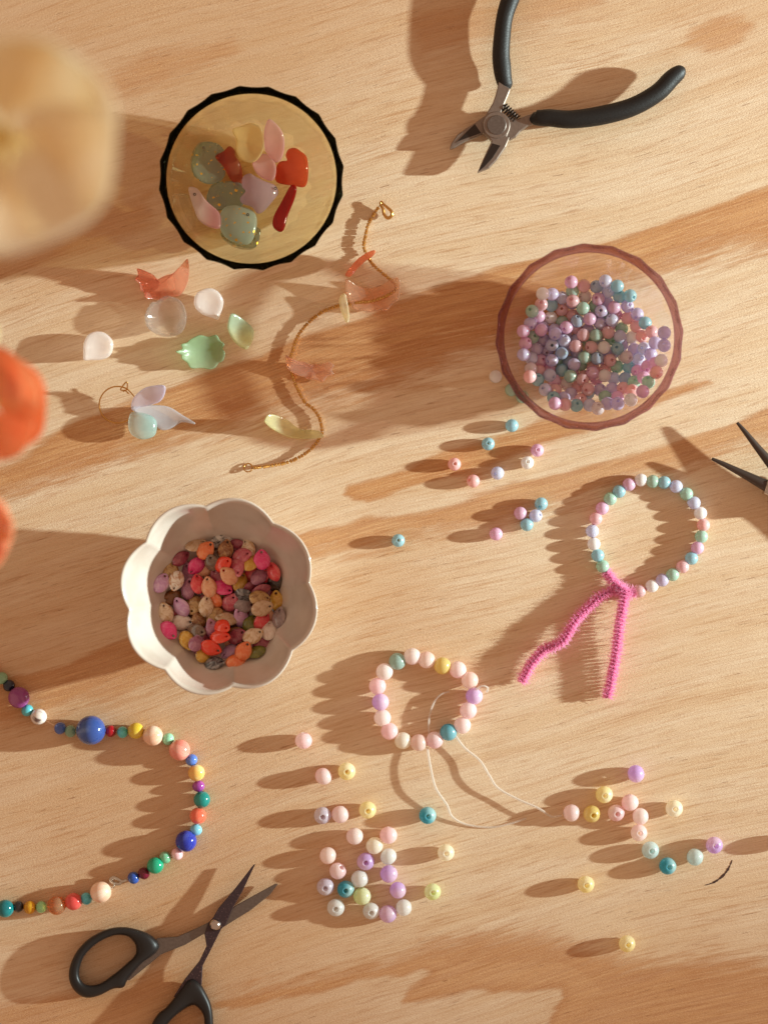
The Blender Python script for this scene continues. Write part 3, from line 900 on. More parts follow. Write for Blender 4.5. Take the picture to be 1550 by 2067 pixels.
# ------------------------------------------------------------------ hoop earring with three petals
M_gold = principled('gold', lin(214, 164, 92), .25, 1.0).m
root = empty('hoop_earring', P(290, 825, 0))
tag(root, 'thin gold hoop earring carrying lilac, blue and aqua petals', 'earring')
hoop = []
for i in range(49):
    a = math.radians(52 + 268 * i / 48)
    x = 238 + 37 * math.cos(a); y = 817 - 37 * math.sin(a)
    hoop.append(P(x, y, .0012 + .0052 * (1 + math.cos(a - .6)) / 2))
hoop.append(P(276, 842, .0055)); hoop.append(P(277, 839, .0056))
solid('hoop', tube_data(hoop, .00034, 8), M_gold, root)
solid('hook', tube_data(catmull([P(261, 795, .006), P(254, 789, .007), P(244, 786, .009), P(256, 771, .012), P(257, 785, .009), P(250, 790, .0065), P(259, 787, .006), P(272, 801, .005)], 5), .00032, 8), M_gold, root)
M_lp = frosted_mat('lilac_petal', lin(222, 206, 226), lin(196, 184, 246), .16, 0, .006, wash=.6)
M_bp = frosted_mat('ice_blue_petal', lin(224, 222, 228), lin(200, 214, 236), .2, 0, .008, wash=.6)
M_ap = frosted_mat('aqua_petal', lin(214, 226, 214), lin(150, 216, 208), .2, 0, .004, rough=.15)
charm('petal', None, None, None, conv([(722, 1135), (740, 1070), (800, 1012), (870, 986), (968, 985), (970, 1040), (930, 1095), (850, 1122), (780, 1138), (740, 1160)], *S5), M_lp, .0075, .0022, root, tilt=(.1, .35), cup=.3)
charm('petal', None, None, None, conv([(735, 1135), (830, 1122), (930, 1120), (1000, 1135), (1080, 1185), (1130, 1215), (1176, 1245), (1165, 1254), (1080, 1240), (1000, 1285), (940, 1296), (890, 1262), (780, 1190)], *S5), M_bp, .0045, .0020, root, tilt=(-.05, .15), cup=.3, zmin=.0004)
charm('petal', None, None, None, conv([(722, 1170), (820, 1178), (890, 1215), (902, 1280), (880, 1340), (800, 1363), (730, 1332), (702, 1270)], *S5), M_ap, .0070, .0026, root, tilt=(-.2, 0), cup=-.3)

# ------------------------------------------------------------------ gold seed bead bracelet with charms
S6 = (460, 380, 3.445)
root = empty('charm_bracelet', P(650, 680, 0))
tag(root, 'thin gold seed bead bracelet with peach and yellow petal charms, laid in an S', 'bracelet')
path = [(766, 415), (755, 432), (743, 453), (737, 479), (734, 496), (740, 514), (750, 531), (768, 548), (782, 560), (794, 570), (800, 580), (794, 589), (776, 599), (750, 608), (721, 611), (704, 614), (681, 618), (654, 628), (631, 644), (611, 664), (598, 685), (591, 708), (585, 728), (588, 749), (598, 778), (614, 810), (634, 827), (646, 847), (650, 871), (646, 882), (634, 900), (614, 917), (585, 932), (547, 940), (509, 945)]
cp = catmull([P(x, y, .0012 + (.0030 if 5 < i < 16 else .0008)) for i, (x, y) in enumerate(path)], 24)
acc = 0; parts = []; step = 6.2 * PX; prev = cp[0]
rs = random.Random(5)
for p in cp[1:]:
    acc += (p - prev).length
    if acc >= step:
        acc -= step
        t = (p - prev).normalized(); L = step * .43; r = 3.5 * PX * rs.uniform(.9, 1.08)
        j = Vector((rs.uniform(-1, 1), rs.uniform(-1, 1), rs.uniform(-1, 1))) * .00010
        t = (t + Vector((rs.uniform(-1, 1), rs.uniform(-1, 1), 0)) * .16).normalized()
        parts.append(tube_data([p + j - t * L, p + j - t * L * .75, p + j + t * L * .75, p + j + t * L], [r * .8, r, r, r * .8], 8))
    prev = p
tag(solid('seed_beads', join(parts), M_gold, root, sharp=.7), None, None, None, 'stuff')
M_cord = principled('thread', lin(150, 110, 70), .6).m
solid('thread', tube_data(cp[::4] + [cp[-1]], .00018, 5), M_cord, root)
ring = [P(501 + 8.5 * math.cos(a), 944 + 8.5 * math.sin(a), .0012 + .0006 * math.sin(a)) for a in [2 * math.pi * i / 24 for i in range(25)]]
solid('end_ring', tube_data(ring, .00032, 7), M_gold, root)
cl = catmull([P(770, 406, .003), P(768, 412, .003), P(773, 422, .0028), P(775, 432, .0026), P(782, 440, .0024), P(790, 436, .0024), P(790, 427, .0026), P(782, 419, .0028), P(774, 412, .003), P(770, 406, .003)], 6)
solid('clasp', tube_data(cl, [.0005 + .0003 * math.sin(math.pi * i / (len(cl) - 1)) for i in range(len(cl))], 8), M_gold, root)
M_ob = frosted_mat('orange_bar', lin(250, 136, 66), lin(250, 180, 130), .15, 0, .006, rough=.1, wash=.08)
M_pl = frosted_mat('peach_leaf', lin(252, 208, 158), None, .62)
M_pl2 = frosted_mat('pink_leaf', lin(248, 196, 150), lin(246, 210, 176), .40, 0, .008)
M_yb = frosted_mat('yellow_bar', lin(250, 236, 170), lin(250, 214, 80), .15, 1, -.006)
M_yp = frosted_mat('pale_yellow_petal', lin(236, 230, 140), lin(252, 246, 214), .2, 0, .006)
charm('petal', None, None, None, conv([(825, 640), (900, 680), (1000, 692), (1080, 665), (1130, 640), (1192, 640), (1188, 770), (1150, 800), (1100, 855), (1040, 845), (985, 862), (930, 850), (885, 850), (850, 800), (822, 740)], *S6), M_pl, .0030, .0016, root, zmin=.0004, cup=.5, ruffle=.0003)
charm('petal', None, None, None, conv([(1028, 448), (1010, 475), (960, 505), (900, 560), (870, 600), (845, 622), (818, 612), (830, 580), (860, 540), (905, 490), (960, 455), (1010, 438)], *S6), M_ob, .0058, .0030, root, cup=.5)
charm('petal', None, None, None, conv([(790, 745), (818, 738), (832, 790), (842, 850), (845, 920), (825, 938), (800, 890), (780, 830), (774, 780)], *S6), M_yb, .0045, .0026, root, cup=.4)
charm('petal', None, None, None, conv([(405, 1165), (432, 1195), (520, 1204), (570, 1222), (620, 1220), (650, 1225), (700, 1208), (738, 1232), (722, 1262), (735, 1290), (690, 1310), (660, 1346), (610, 1330), (560, 1328), (520, 1308), (480, 1300), (415, 1252)], *S6), M_pl2, .0035, .0018, root, cup=.4, ruffle=.0005, zmin=.0004)
charm('petal', None, None, None, conv([(262, 1612), (300, 1574), (400, 1602), (480, 1662), (560, 1688), (630, 1685), (668, 1725), (640, 1738), (540, 1742), (420, 1730), (320, 1682), (268, 1640)], *S6), M_yp, .0050, .0018, root, cup=.6, tilt=(-.18, .1), zmin=.0004)

# ------------------------------------------------------------------ white scalloped bowl with teardrop beads
b = principled('glazed_stoneware', lin(236, 226, 212), .16, coat=.6)
nz = b.noise(b.n('TexCoord').outputs['Object'], 90, detail=4)
b.set(b.p, 'Base_Color', b.mix(b.ramp01(nz, .35, .7), lin(214, 201, 188), lin(205, 190, 175)))
M_white = b.m
WH = .040
wloc = P(442, 1204, WH); wloc.z = 0
WR = 203 * PX * (D - WH)
wroot = empty('scalloped_bowl', wloc)
tag(wroot, 'cream white ceramic bowl with eight scalloped lobes full of teardrop beads', 'bowl')
wout = [(0, .0012), (.30 * WR, .0012), (.33 * WR, .0002), (.40 * WR, .0002), (.44 * WR, .0016), (.58 * WR, .0075), (.74 * WR, .0165), (.87 * WR, .0270), (.96 * WR, .0365), (.985 * WR, .0392)]
win = [(.997 * WR, .0402), (.985 * WR, .0405), (.965 * WR, .0398), (.945 * WR, .0375), (.88 * WR, .0300), (.77 * WR, .0215), (.66 * WR, .0140), (.56 * WR, .0080), (.46 * WR, .0052), (.3 * WR, .0045), (0, .0043)]
a0 = math.radians(8.5)


def scal(i, r, z, a):
    k = min(1, max(0, (r / WR - .42) / .5)) ** 1.1
    w = abs(math.sin(4 * (a - a0))) ** .95
    return r * (1 - .085 * k * (1 - w)), z - .0016 * k * (1 - w) * (r > .8 * WR)


V, F = lathe_data(wout + win, 256, scal)
link('bowl_body', mesh('bowl_body', V, F, M_white), wroot)
wprof = [(r, z) for r, z in win[3:]][::-1]


def drop_mesh(mat, variant):
    """flattened teardrop with a hole bored through near its point; the point lies at +x"""
    rr = random.Random(variant)
    a, bb, c = .0051 * rr.uniform(.92, 1.08), .0038 * rr.uniform(.9, 1.06), .0016 * rr.uniform(.9, 1.15)
    hx, hr = .0034, .0006; n = 24; rings = 6
    V = []; F = []
    ol = []
    for k in range(n):
        t = 2 * math.pi * k / n
        x = a * math.cos(t); y = bb * math.sin(t) * (1 - .40 * max(0, math.cos(t)) ** 1.5)
        ol.append((x, y))
    def depth(x, y):
        q = min(1.0, ((x / a) ** 2 + (y / (bb * (1 - .3 * max(0, x / a)))) ** 2))
        return c * math.sqrt(max(0, 1 - q)) * (1 - .25 * max(0, x / a))
    for s in (1, -1):
        for r in range(rings):
            f = (r / (rings - 1)) ** .75
            for k in range(n):
                t = 2 * math.pi * k / n
                ix, iy = hx + hr * math.cos(t), hr * math.sin(t)
                x = ix + (ol[k][0] - ix) * f; y = iy + (ol[k][1] - iy) * f
                V.append(Vector((x, y, s * depth(x, y) if r < rings - 1 else 0.00002 * s)))
    o2 = n * rings
    for k in range(n):
        k2 = (k + 1) % n
        for r in range(rings - 1):
            F.append((r * n + k, (r + 1) * n + k, (r + 1) * n + k2, r * n + k2))
            F.append((o2 + r * n + k2, o2 + (r + 1) * n + k2, o2 + (r + 1) * n + k, o2 + r * n + k))
        F.append((k, k2, o2 + k2, o2 + k))
        e = (rings - 1) * n
        F.append((e + k, o2 + e + k, o2 + e + k2, e + k2))
    return mesh('teardrop_bead', V, F, mat)


DC = {'beige': (lin(212, 184, 152), lin(190, 150, 112)), 'orange': (lin(240, 128, 76), lin(246, 160, 110)), 'black_edged white': (lin(220, 214, 206), lin(60, 52, 46)), 'brown stone': (lin(150, 96, 56), lin(206, 170, 120)),
      'plum': (lin(150, 66, 84), lin(178, 96, 106)), 'cream': (lin(236, 214, 186), lin(206, 168, 120)), 'rose': (lin(198, 92, 110), lin(214, 130, 136)), 'mustard': (lin(214, 164, 64), lin(230, 190, 96)), 'hot pink': (lin(236, 62, 130), lin(242, 100, 150)),
      'grey brown': (lin(118, 94, 78), lin(146, 120, 100)), 'red orange': (lin(240, 66, 40), lin(236, 96, 70)), 'peach': (lin(236, 180, 140), lin(224, 150, 112)), 'lilac': (lin(206, 156, 196), lin(226, 190, 214)), 'white and brown': (lin(240, 228, 214), lin(190, 130, 80)),
      'coral red': (lin(232, 74, 84), lin(240, 120, 116)), 'mauve': (lin(170, 112, 138), lin(194, 140, 160)), 'black': (lin(46, 36, 34), lin(90, 72, 60)), 'tan': (lin(202, 166, 112), lin(150, 104, 60)), 'dark grey': (lin(84, 82, 84), lin(170, 168, 168)), 'grey': (lin(150, 132, 132), lin(176, 158, 154)),
      'white': (lin(236, 222, 210), lin(222, 200, 184)), 'olive': (lin(112, 112, 44), lin(134, 132, 60)), 'brown': (lin(140, 90, 46), lin(110, 70, 40))}
DM = {}
for i, (k, (c1, c2)) in enumerate(DC.items()):
    DM[k] = drop_mesh(stone_mat('drop_' + k.replace(' ', '_'), c1, c2, 300, .07, .35), i)
DROPS = """440 800 brown 200|510 520 plum 30|750 520 grey brown 60|910 430 plum 0|770 650 plum 120|1020 720 plum 10|1080 745 plum 200|440 610 tan 80|690 1080 plum 300|1180 690 black 60|900 1060 brown 10|640 1130 mauve 90|1090 1120 plum 40|1050 1180 olive 200|680 1195 mustard 45|930 690 mustard 70|
620 420 beige 20|690 460 orange 50|800 400 black_edged white 0|830 455 brown stone 80|985 450 cream 110|945 500 rose 10|1015 550 mustard 60|1090 525 hot pink 90|615 575 hot pink 225|735 550 grey brown 100|815 560 red orange 30|915 580 rose 290|855 640 peach 135|375 690 lilac 60|480 680 white and brown 250|560 735 mauve 80|630 700 coral red 100|1070 645 mauve 45|1170 615 coral red 100|710 720 peach 100|810 725 hot pink 330|740 810 orange 120|605 855 tan 245|510 865 lilac 120|690 860 cream 90|860 835 rose 60|960 850 grey 0|960 780 dark grey 315|1075 800 tan 0|1190 820 mustard 95|1095 870 beige 15|405 905 cream 110|635 955 brown stone 90|520 975 white 0|745 940 tan 235|830 950 beige 170|935 945 lilac 120|1010 985 olive 65|1090 970 coral red 60|1210 940 grey 80|430 1030 hot pink 315|625 1035 grey brown 350|740 1020 mauve 110|810 1000 red orange 330|800 1070 red orange 350|910 1070 plum 30|1140 1030 white 90|1030 1065 cream 28|560 1100 mustard 290|735 1150 red orange 340|630 1115 mauve 60|855 1180 lilac 230|910 1245 orange 20|965 1170 orange 60|760 1255 dark grey 0"""
placed_d = []
GD = 'teardrop beads heaped in the white scalloped bowl'
rd = random.Random(23)


def put_drop(x, y, k, ang, tl):
    rad = .0034
    z = floor_z(wprof, math.hypot(x, y), .0018)
    for (a, bb, c) in placed_d:
        d2 = ((a - x) ** 2 + (bb - y) ** 2) / (2 * .0030) ** 2
        if d2 < 1: z = max(z, c + 2 * .0018 * math.sqrt(1 - d2))
    placed_d.append((x, y, z))
    nrm = Vector((rd.gauss(0, tl), rd.gauss(0, tl), 1))
    r = math.hypot(x, y)
    if r > .020: nrm += Vector((-x / r, -y / r, 0)) * min(.8, (r - .020) * 60)
    q = Vector((0, 0, 1)).rotation_difference(nrm.normalized()) @ Quaternion((0, 0, 1), math.radians(ang))
    o = link('teardrop_bead', DM[k], None, Vector((wloc.x + x, wloc.y + y, z)), q)
    drops.append((o, k.replace('_', ' '), (x, y, z)))


drops = []
for j in range(30):
    a = j * 2.39996; r = .0235 * math.sqrt((j + .5) / 30)
    put_drop(r * math.cos(a), r * math.sin(a) - .002, rd.choice(['plum', 'mauve', 'grey brown', 'rose', 'brown', 'tan', 'olive', 'peach', 'coral red', 'grey']), rd.uniform(0, 360), .3)
for t in DROPS.replace('\n', '').split('|'):
    w_ = t.split(); X_, Y_, k, an = float(w_[0]), float(w_[1]), ' '.join(w_[2:-1]), float(w_[-1])
    w = P(220 + X_ / 3.5227, 980 + Y_ / 3.5227, .014)
    put_drop(w.x - wloc.x, w.y - wloc.y, k, an, .35)

dn = [d[1] for d in drops]; dp = [d[2] for d in drops]; seen = {}
for i, (o, k, p) in enumerate(drops):
    if i < 30: lab = k + ' teardrop bead buried low in the white bowl heap'
    else:
        nb = near_names(i, dp, dn)
        lab = f'{k} teardrop bead with drilled tip, beside {nb[0]} and {nb[1]} ones'
        if lab in seen: lab += ', white bowl'
    seen[lab] = 1
    tag(o, lab, 'bead', GD)

# ------------------------------------------------------------------ gemstone necklace
root = empty('bead_necklace', P(250, 1600, 0))
tag(root, 'colourful gemstone bead necklace with a silver clasp, open toward the scissors', 'necklace')
NM = {}


def gem(col, col2=None, clear=0.0, scale=180, lo_=.42, hi_=.66, rough=.14, sss=.25):
    key = (col, col2, clear, scale)
    if key not in NM: NM[key] = stone_mat('gem', lin(*col), lin(*(col2 or tuple(min(255, int(c * 1.1 + 8)) for c in col))), scale, rough, sss, lo_, hi_, clear)
    return NM[key]


NECK = [(-14, 1352, 13, gem((236, 120, 90))), (4, 1369, 13, gem((136, 176, 140))), (19, 1384, 12.5, gem((26, 32, 52))), (39, 1408, 21.5, gem((176, 84, 160), (196, 120, 176), .35)), (56, 1434, 12.5, gem((84, 176, 184))),
        (79, 1447, 16.5, gem((232, 222, 214), (112, 84, 76), 0, 130, .5, .62)), (122, 1470, 12.5, gem((70, 98, 170))), (143, 1476, 12.5, gem((128, 164, 138), (150, 180, 150))), (184, 1474, 29.5, gem((56, 86, 156), (120, 146, 196), 0, 90, .5, .8)),
        (224, 1476, 12, gem((160, 16, 30))), (248, 1478, 12, gem((90, 188, 186))), (275, 1475, 16.5, gem((226, 194, 60), (236, 208, 96))), (309, 1485, 20.5, gem((244, 196, 164), (250, 224, 202))), (340, 1492, 12.5, gem((148, 208, 172))),
        (363, 1514, 21.5, gem((240, 146, 130), (248, 178, 160))), (387, 1534, 12.5, gem((92, 130, 214), (120, 156, 226))), (397, 1560, 17, gem((250, 198, 106), (252, 220, 150))), (401, 1587, 12.5, gem((150, 58, 150), (186, 96, 180))),
        (408, 1614, 17, gem((20, 136, 128), (60, 168, 156), 0, 90)), (400, 1647, 17, gem((246, 112, 84), (250, 150, 120))), (396, 1675, 12.5, gem((130, 200, 222))), (376, 1698, 21.5, gem((24, 40, 160), (70, 90, 196), 0, 90)),
        (358, 1724, 12.5, gem((246, 190, 196))), (334, 1731, 12.5, gem((120, 194, 154), (150, 208, 172))), (314, 1747, 17, gem((22, 164, 122), (60, 190, 150), 0, 90)), (291, 1763, 12.5, gem((104, 12, 40))), (270, 1772, 12.5, gem((40, 80, 166), (64, 104, 186))),
        (204, 1801, 21.5, gem((250, 206, 176), (252, 228, 208))), (175, 1814, 12.5, gem((88, 182, 196))), (149, 1820, 17.5, gem((226, 84, 80), (236, 112, 100))), (115, 1828, 18.5, gem((250, 206, 160), None, .8)), (84, 1831, 12, gem((140, 196, 146))),
        (61, 1832, 13.5, gem((222, 160, 30), (232, 178, 50), .25)), (38, 1830, 11.5, gem((40, 36, 38), (226, 222, 220), 0, 120, .52, .58)), (11, 1834, 18, gem((10, 116, 122), (30, 140, 140))), (-14, 1834, 12, gem((90, 188, 186))), (-40, 1832, 16, gem((226, 84, 80)))]
neck_mesh = {}
base = base_of(root)
for i, (x, y, r, m) in enumerate(NECK):
    a = NECK[max(i - 1, 0)]; c = NECK[min(i + 1, len(NECK) - 1)]
    t = Vector((c[0] - a[0], -(c[1] - a[1]), 0)).normalized()
    me = bead_mesh('bead', r * PX, 2.6 * PX, m, 26, 15, .93 if r < 14 else 1.0)
    q = Vector((0, 0, 1)).rotation_difference(t)
    link('bead', me, root, P(x, y, r * PX) - base, q @ Quaternion((0, 0, 1), i * 1.3))
M_fil = principled('nylon_thread', lin(226, 190, 160), .35, spec=.6).m
solid('thread', tube_data(catmull([P(x, y, r * PX) for x, y, r, m in NECK[:27]], 3), .00022, 6), M_fil, root)
solid('thread', tube_data(catmull([P(x, y, r * PX) for x, y, r, m in NECK[27:]], 3), .00022, 6), M_fil, root)
M_silver = principled('silver', lin(206, 198, 186), .22, 1.0).m
clp = catmull([P(257, 1776, .0030), P(248, 1779, .0032), P(240, 1784, .0034), P(230, 1782, .0034), P(224, 1776, .0034), P(230, 1771, .0036), P(240, 1775, .0036), P(248, 1779, .0034), P(257, 1776, .0030)], 6)
solid('clasp', tube_data(clp, [.0005 + .0004 * math.sin(math.pi * i / (len(clp) - 1)) for i in range(len(clp))], 8), M_silver, root)
solid('clasp_ring', tube_data([P(225 + 6 * math.cos(a), 1786 + 7 * math.sin(a), .0034 + .0012 * math.cos(a)) for a in [2 * math.pi * i / 20 for i in range(21)]], .0004, 7), M_silver, root)

# ------------------------------------------------------------------ jelly bead bracelet on clear elastic
root = empty('bead_bracelet', P(858, 1412, 0))
tag(root, 'pastel jelly bead bracelet on clear elastic with two loose ends', 'bracelet')
base = base_of(root)
BR = [(803, 1335, 'M'), (832, 1325, 'F'), (861, 1334, 'O'), (893, 1344, 'E'), (924, 1352, 'P'), (948, 1373, 'O'), (957, 1405, 'L'), (945, 1434, 'P'), (933, 1464, 'F'), (905, 1478, 'D'), (877, 1494, 'P'), (845, 1499, 'O'), (813, 1495, 'C'), (786, 1476, 'P'), (772, 1449, 'F'), (768, 1417, 'L'), (762, 1385, 'P'), (776, 1356, 'F')]
BR = [(802, 1335, 'M'), (832, 1325, 'F'), (861, 1332, 'O')] + BR[3:]
for i, (x, y, c) in enumerate(BR):
    a = BR[i - 1]; d = BR[(i + 1) % len(BR)]
    t = Vector((d[0] - a[0], -(d[1] - a[1]), 0)).normalized()
    link('bead', JM[c], root, P(x, y, JR + .0004 * (i % 2)) - base, Vector((0, 0, 1)).rotation_difference(t) @ Quaternion((0, 0, 1), i * 2.1))
be = Nodes('clear_elastic')
g = be.n('BsdfGlass', None, Color=(.97, .95, .92, 1), Roughness=.05, IOR=1.4)
tr = be.n('BsdfTransparent', None, Color=(.97, .95, .93, 1))
df = be.n('BsdfTranslucent', None, Color=(.95, .92, .88, 1))
M_el = be.surf(be.shmix(.62, be.shmix(.2, tr, g), be.shmix(.5, df, be.n('BsdfDiffuse', None, Color=(.9, .84, .76, 1)))))
rE = 2.3 * PX
solid('elastic', tube_data(catmull([P(x, y, JR) for x, y, c in BR + BR[:1]], 4), rE, 6), M_el, root)
solid('elastic_end', tube_data(catmull([P(862, 1508, .0035), P(868, 1545, .0045), P(879, 1590, .0045), P(902, 1625, .0035), P(912, 1648, .0020), P(940, 1664, .0008), P(985, 1670, .0006), P(1020, 1665, .0008), P(1062, 1652, .0012)], 6), rE, 6), M_el, root)
solid('elastic_end', tube_data(catmull([P(918, 1484, .0035), P(938, 1510, .0030), P(968, 1535, .0035), P(987, 1565, .0040), P(1004, 1590, .0036), P(1042, 1612, .0034), P(1087, 1632, .0040), P(1112, 1648, .0030), P(1132, 1646, .0010)], 6), rE, 6), M_el, root)
solid('elastic_end', tube_data(catmull([P(866, 1490, .003), P(866, 1450, .003), P(876, 1418, .003), P(890, 1402, .003), P(906, 1396, .002)], 6), rE * .8, 6), M_el, root)
solid('knot', tube_data(catmull([P(958, 1395, .006), P(972, 1385, .0075), P(984, 1388, .007), P(982, 1397, .005)], 6), rE * .8, 6), M_el, root)

# ------------------------------------------------------------------ pearl bracelet on a pink pipe cleaner
root = empty('pipe_cleaner_bracelet', P(1290, 1180, 0))
tag(root, 'pearly bead bracelet threaded on a fuzzy hot pink pipe cleaner with two tails', 'bracelet')
base = base_of(root)
PBR = [(1216, 1143, 'G'), (1206, 1121, 'A'), (1198, 1098, 'W'), (1195, 1072, 'B'), (1202, 1047, 'R'), (1215, 1026, 'P'), (1231, 1007, 'G'), (1249, 992, 'A'), (1269, 978, 'P'), (1293, 969, 'W'), (1317, 972, 'G'), (1340, 974, 'A'), (1364, 982, 'B'), (1385, 997, 'G'), (1400, 1015, 'B'), (1413, 1036, 'W'), (1419, 1060, 'S'), (1415, 1083, 'G'), (1407, 1106, 'P'), (1395, 1127, 'A'), (1377, 1144, 'R'), (1357, 1160, 'G'), (1336, 1171, 'L'), (1315, 1183, 'W'), (1290, 1193, 'R')]
for i, (x, y, c) in enumerate(PBR):
    a = PBR[max(i - 1, 0)]; d = PBR[min(i + 1, len(PBR) - 1)]
    t = Vector((d[0] - a[0], -(d[1] - a[1]), 0)).normalized()
    link('bead', PM[c], root, P(x, y, PR) - base, Vector((0, 0, 1)).rotation_difference(t) @ Quaternion((0, 0, 1), i * 2.1))
M_wire = principled('twisted_wire', lin(196, 84, 130), .5, .3).m
M_fuzz = principled('pink_fuzz', lin(250, 96, 170), .7, spec=.2).m
b = Nodes('chenille')
d1 = b.n('BsdfDiffuse', None, Color=lin(255, 214, 234)); d2 = b.n('BsdfTranslucent', None, Color=lin(255, 220, 240))
M_fuzz = b.surf(b.shmix(.7, d1, d2))
ringp = [P(x, y, PR) for x, y, c in PBR]
tail1 = catmull([P(1262, 1197, .0030), P(1246, 1190, .0040), P(1228, 1196, .0042), P(1211, 1204, .0042), P(1181, 1231, .0046), P(1157, 1258, .0056), P(1140, 1289, .0060), P(1122, 1302, .0056), P(1099, 1310, .0050), P(1080, 1330, .0046), P(1066, 1350, .0042), P(1052, 1378, .0038)], 10)
tail2 = catmull([P(1240, 1184, .0050), P(1259, 1192, .0056), P(1256, 1228, .0060), P(1249, 1269, .0056), P(1244, 1313, .0050), P(1237, 1354, .0042), P(1225, 1409, .0034)], 14)
neck1 = catmull([P(1222, 1153, .0032), P(1232, 1168, .0034), P(1244, 1182, .0046), P(1258, 1194, .0048), P(1272, 1196, .0038), P(1283, 1194, .0032)], 12)
solid('wire', join([tube_data(catmull(ringp, 4), .00045, 6), tube_data(tail1, .00030, 6), tube_data(tail2, .00030, 6), tube_data(neck1, .0004, 6)]), M_wire, root)


def fuzz(path, R, pitch, rng, dens, V, F):
    acc = 0; s = 0; prev = path[0]; up = Vector((0, 0, 1))
    for i in range(1, len(path)):
        p0, p1 = path[i - 1], path[i]; L = (p1 - p0).length; t = (p1 - p0).normalized()
        a = t.cross(up).normalized(); bb = a.cross(t)
        for _ in range(max(1, int(L * dens))):
            u = rng.random(); p = p0 + (p1 - p0) * u; ss = s + u * L
            ph = 2 * math.pi * ss / pitch + rng.choice((0, math.pi)) + rng.gauss(0, .46)
            dirn = (a * math.cos(ph) + bb * math.sin(ph) + t * rng.gauss(0, .12)).normalized()
            l = R * rng.uniform(.72, 1.08) if rng.random() > .09 else R * rng.uniform(1.1, 1.7)
            w = .00009 * rng.uniform(.7, 1.3)
            sd = dirn.cross(t).normalized() * w; sd2 = t * w
            tip = p + dirn * l + Vector((rng.gauss(0, 1), rng.gauss(0, 1), rng.gauss(0, 1))) * R * .05
            if tip.z < .0002: tip.z = .0002
            o = len(V); r0 = p + dirn * R * .08
            V += [r0 + sd, r0 - sd * .5 + sd2 * .87, r0 - sd * .5 - sd2 * .87, tip + sd * .7, tip - sd * .35 + sd2 * .6, tip - sd * .35 - sd2 * .6]
            F += [(o, o + 1, o + 4, o + 3), (o + 1, o + 2, o + 5, o + 4), (o + 2, o, o + 3, o + 5), (o + 3, o + 4, o + 5)]
        s += L


V = []; F = []; rf = random.Random(9)
for pth in (tail1, tail2, neck1): fuzz(pth, 11.5 * PX, 15 * PX, rf, 135000, V, F)
fuzz(catmull(ringp, 3), 3.4 * PX, 13 * PX, rf, 26000, V, F)
tag(solid('fuzz', (V, F), M_fuzz, root, smooth=False), None, None, None, 'stuff')

# ------------------------------------------------------------------ scissors
b = principled('brushed_steel', lin(118, 108, 102), .38, .85)
tc = b.n('TexCoord'); nz = b.noise(tc.outputs['Object'], 900, detail=3)
b.set(b.p, 'Roughness', b.math('MULTIPLY_ADD', nz, .25, .27))
b.set(b.p, 'Base_Color', b.mix(nz, lin(104, 94, 90), lin(138, 128, 120)))
M_steel = b.m
b = principled('worn_blade', lin(74, 62, 64), .45, .6)
tc = b.n('TexCoord'); nz = b.noise(tc.outputs['Object'], 1100, detail=4, rough=.7)
b.set(b.p, 'Base_Color', b.mix(b.ramp01(nz, .55, .75), lin(70, 56, 60), lin(140, 110, 110)))
M_blade = b.m
M_bright = principled('bright_steel', lin(196, 186, 178), .2, 1.0).m
b = principled('black_plastic', lin(30, 28, 28), .42, spec=.45)
tc = b.n('TexCoord'); nz = b.noise(tc.outputs['Object'], 1600, detail=2)
b.set(b.p, 'Normal', b.n('Bump', None, Strength=.12, Distance=.0001, Height=nz))
M_black = b.m
root = empty('scissors', P(350, 1930, 0))
tag(root, 'small open scissors with black plastic loops and dark steel blades', 'scissors')


def ring_handle(outer, inner, cen, z0, z1, n=72):
    """closed loop handle between two outlines that are star-shaped about cen (pixels)"""
    def radial(pl):
        sm = catmull([(x, y, 0) for x, y in pl], 8, True); out = []
        for k in range(n):
            a = 2 * math.pi * k / n; best = None
            d = Vector((math.cos(a), math.sin(a)))
            for i in range(len(sm)):
                p, q = sm[i], sm[(i + 1) % len(sm)]
                ax, ay, bx, by = p.x - cen[0], p.y - cen[1], q.x - cen[0], q.y - cen[1]
                ca, cb = ax * -d.y + ay * d.x, bx * -d.y + by * d.x
                if ca * cb <= 0 and ca != cb:
                    t = ca / (ca - cb); rr = (ax + (bx - ax) * t) * d.x + (ay + (by - ay) * t) * d.y
                    if rr > 0 and (best is None or rr > best): best = rr
            out.append(best or 10)
        return out
    ro, ri = radial(outer), radial(inner)
    V = []; F = []; ns = 14
    for k in range(n):
        a = 2 * math.pi * k / n; m_, h = (ro[k] + ri[k]) / 2, (ro[k] - ri[k]) / 2
        hz = min((z1 - z0) / 2, h * PX * 1.15)
        for j in range(ns):
            t = 2 * math.pi * j / ns
            c, s = math.cos(t), math.sin(t)
            e = lambda v: math.copysign(abs(v) ** .8, v)
            r = m_ + h * e(c); z = (z0 + z1) / 2 + (z1 - z0) / 2 * e(s)
            V.append(P(cen[0] + r * math.cos(a), cen[1] + r * math.sin(a), z))
    for k in range(n):
        k2 = (k + 1) % n
        for j in range(ns):
            j2 = (j + 1) % ns
            F.append((k * ns + j, k * ns + j2, k2 * ns + j2, k2 * ns + j))
    return V, F


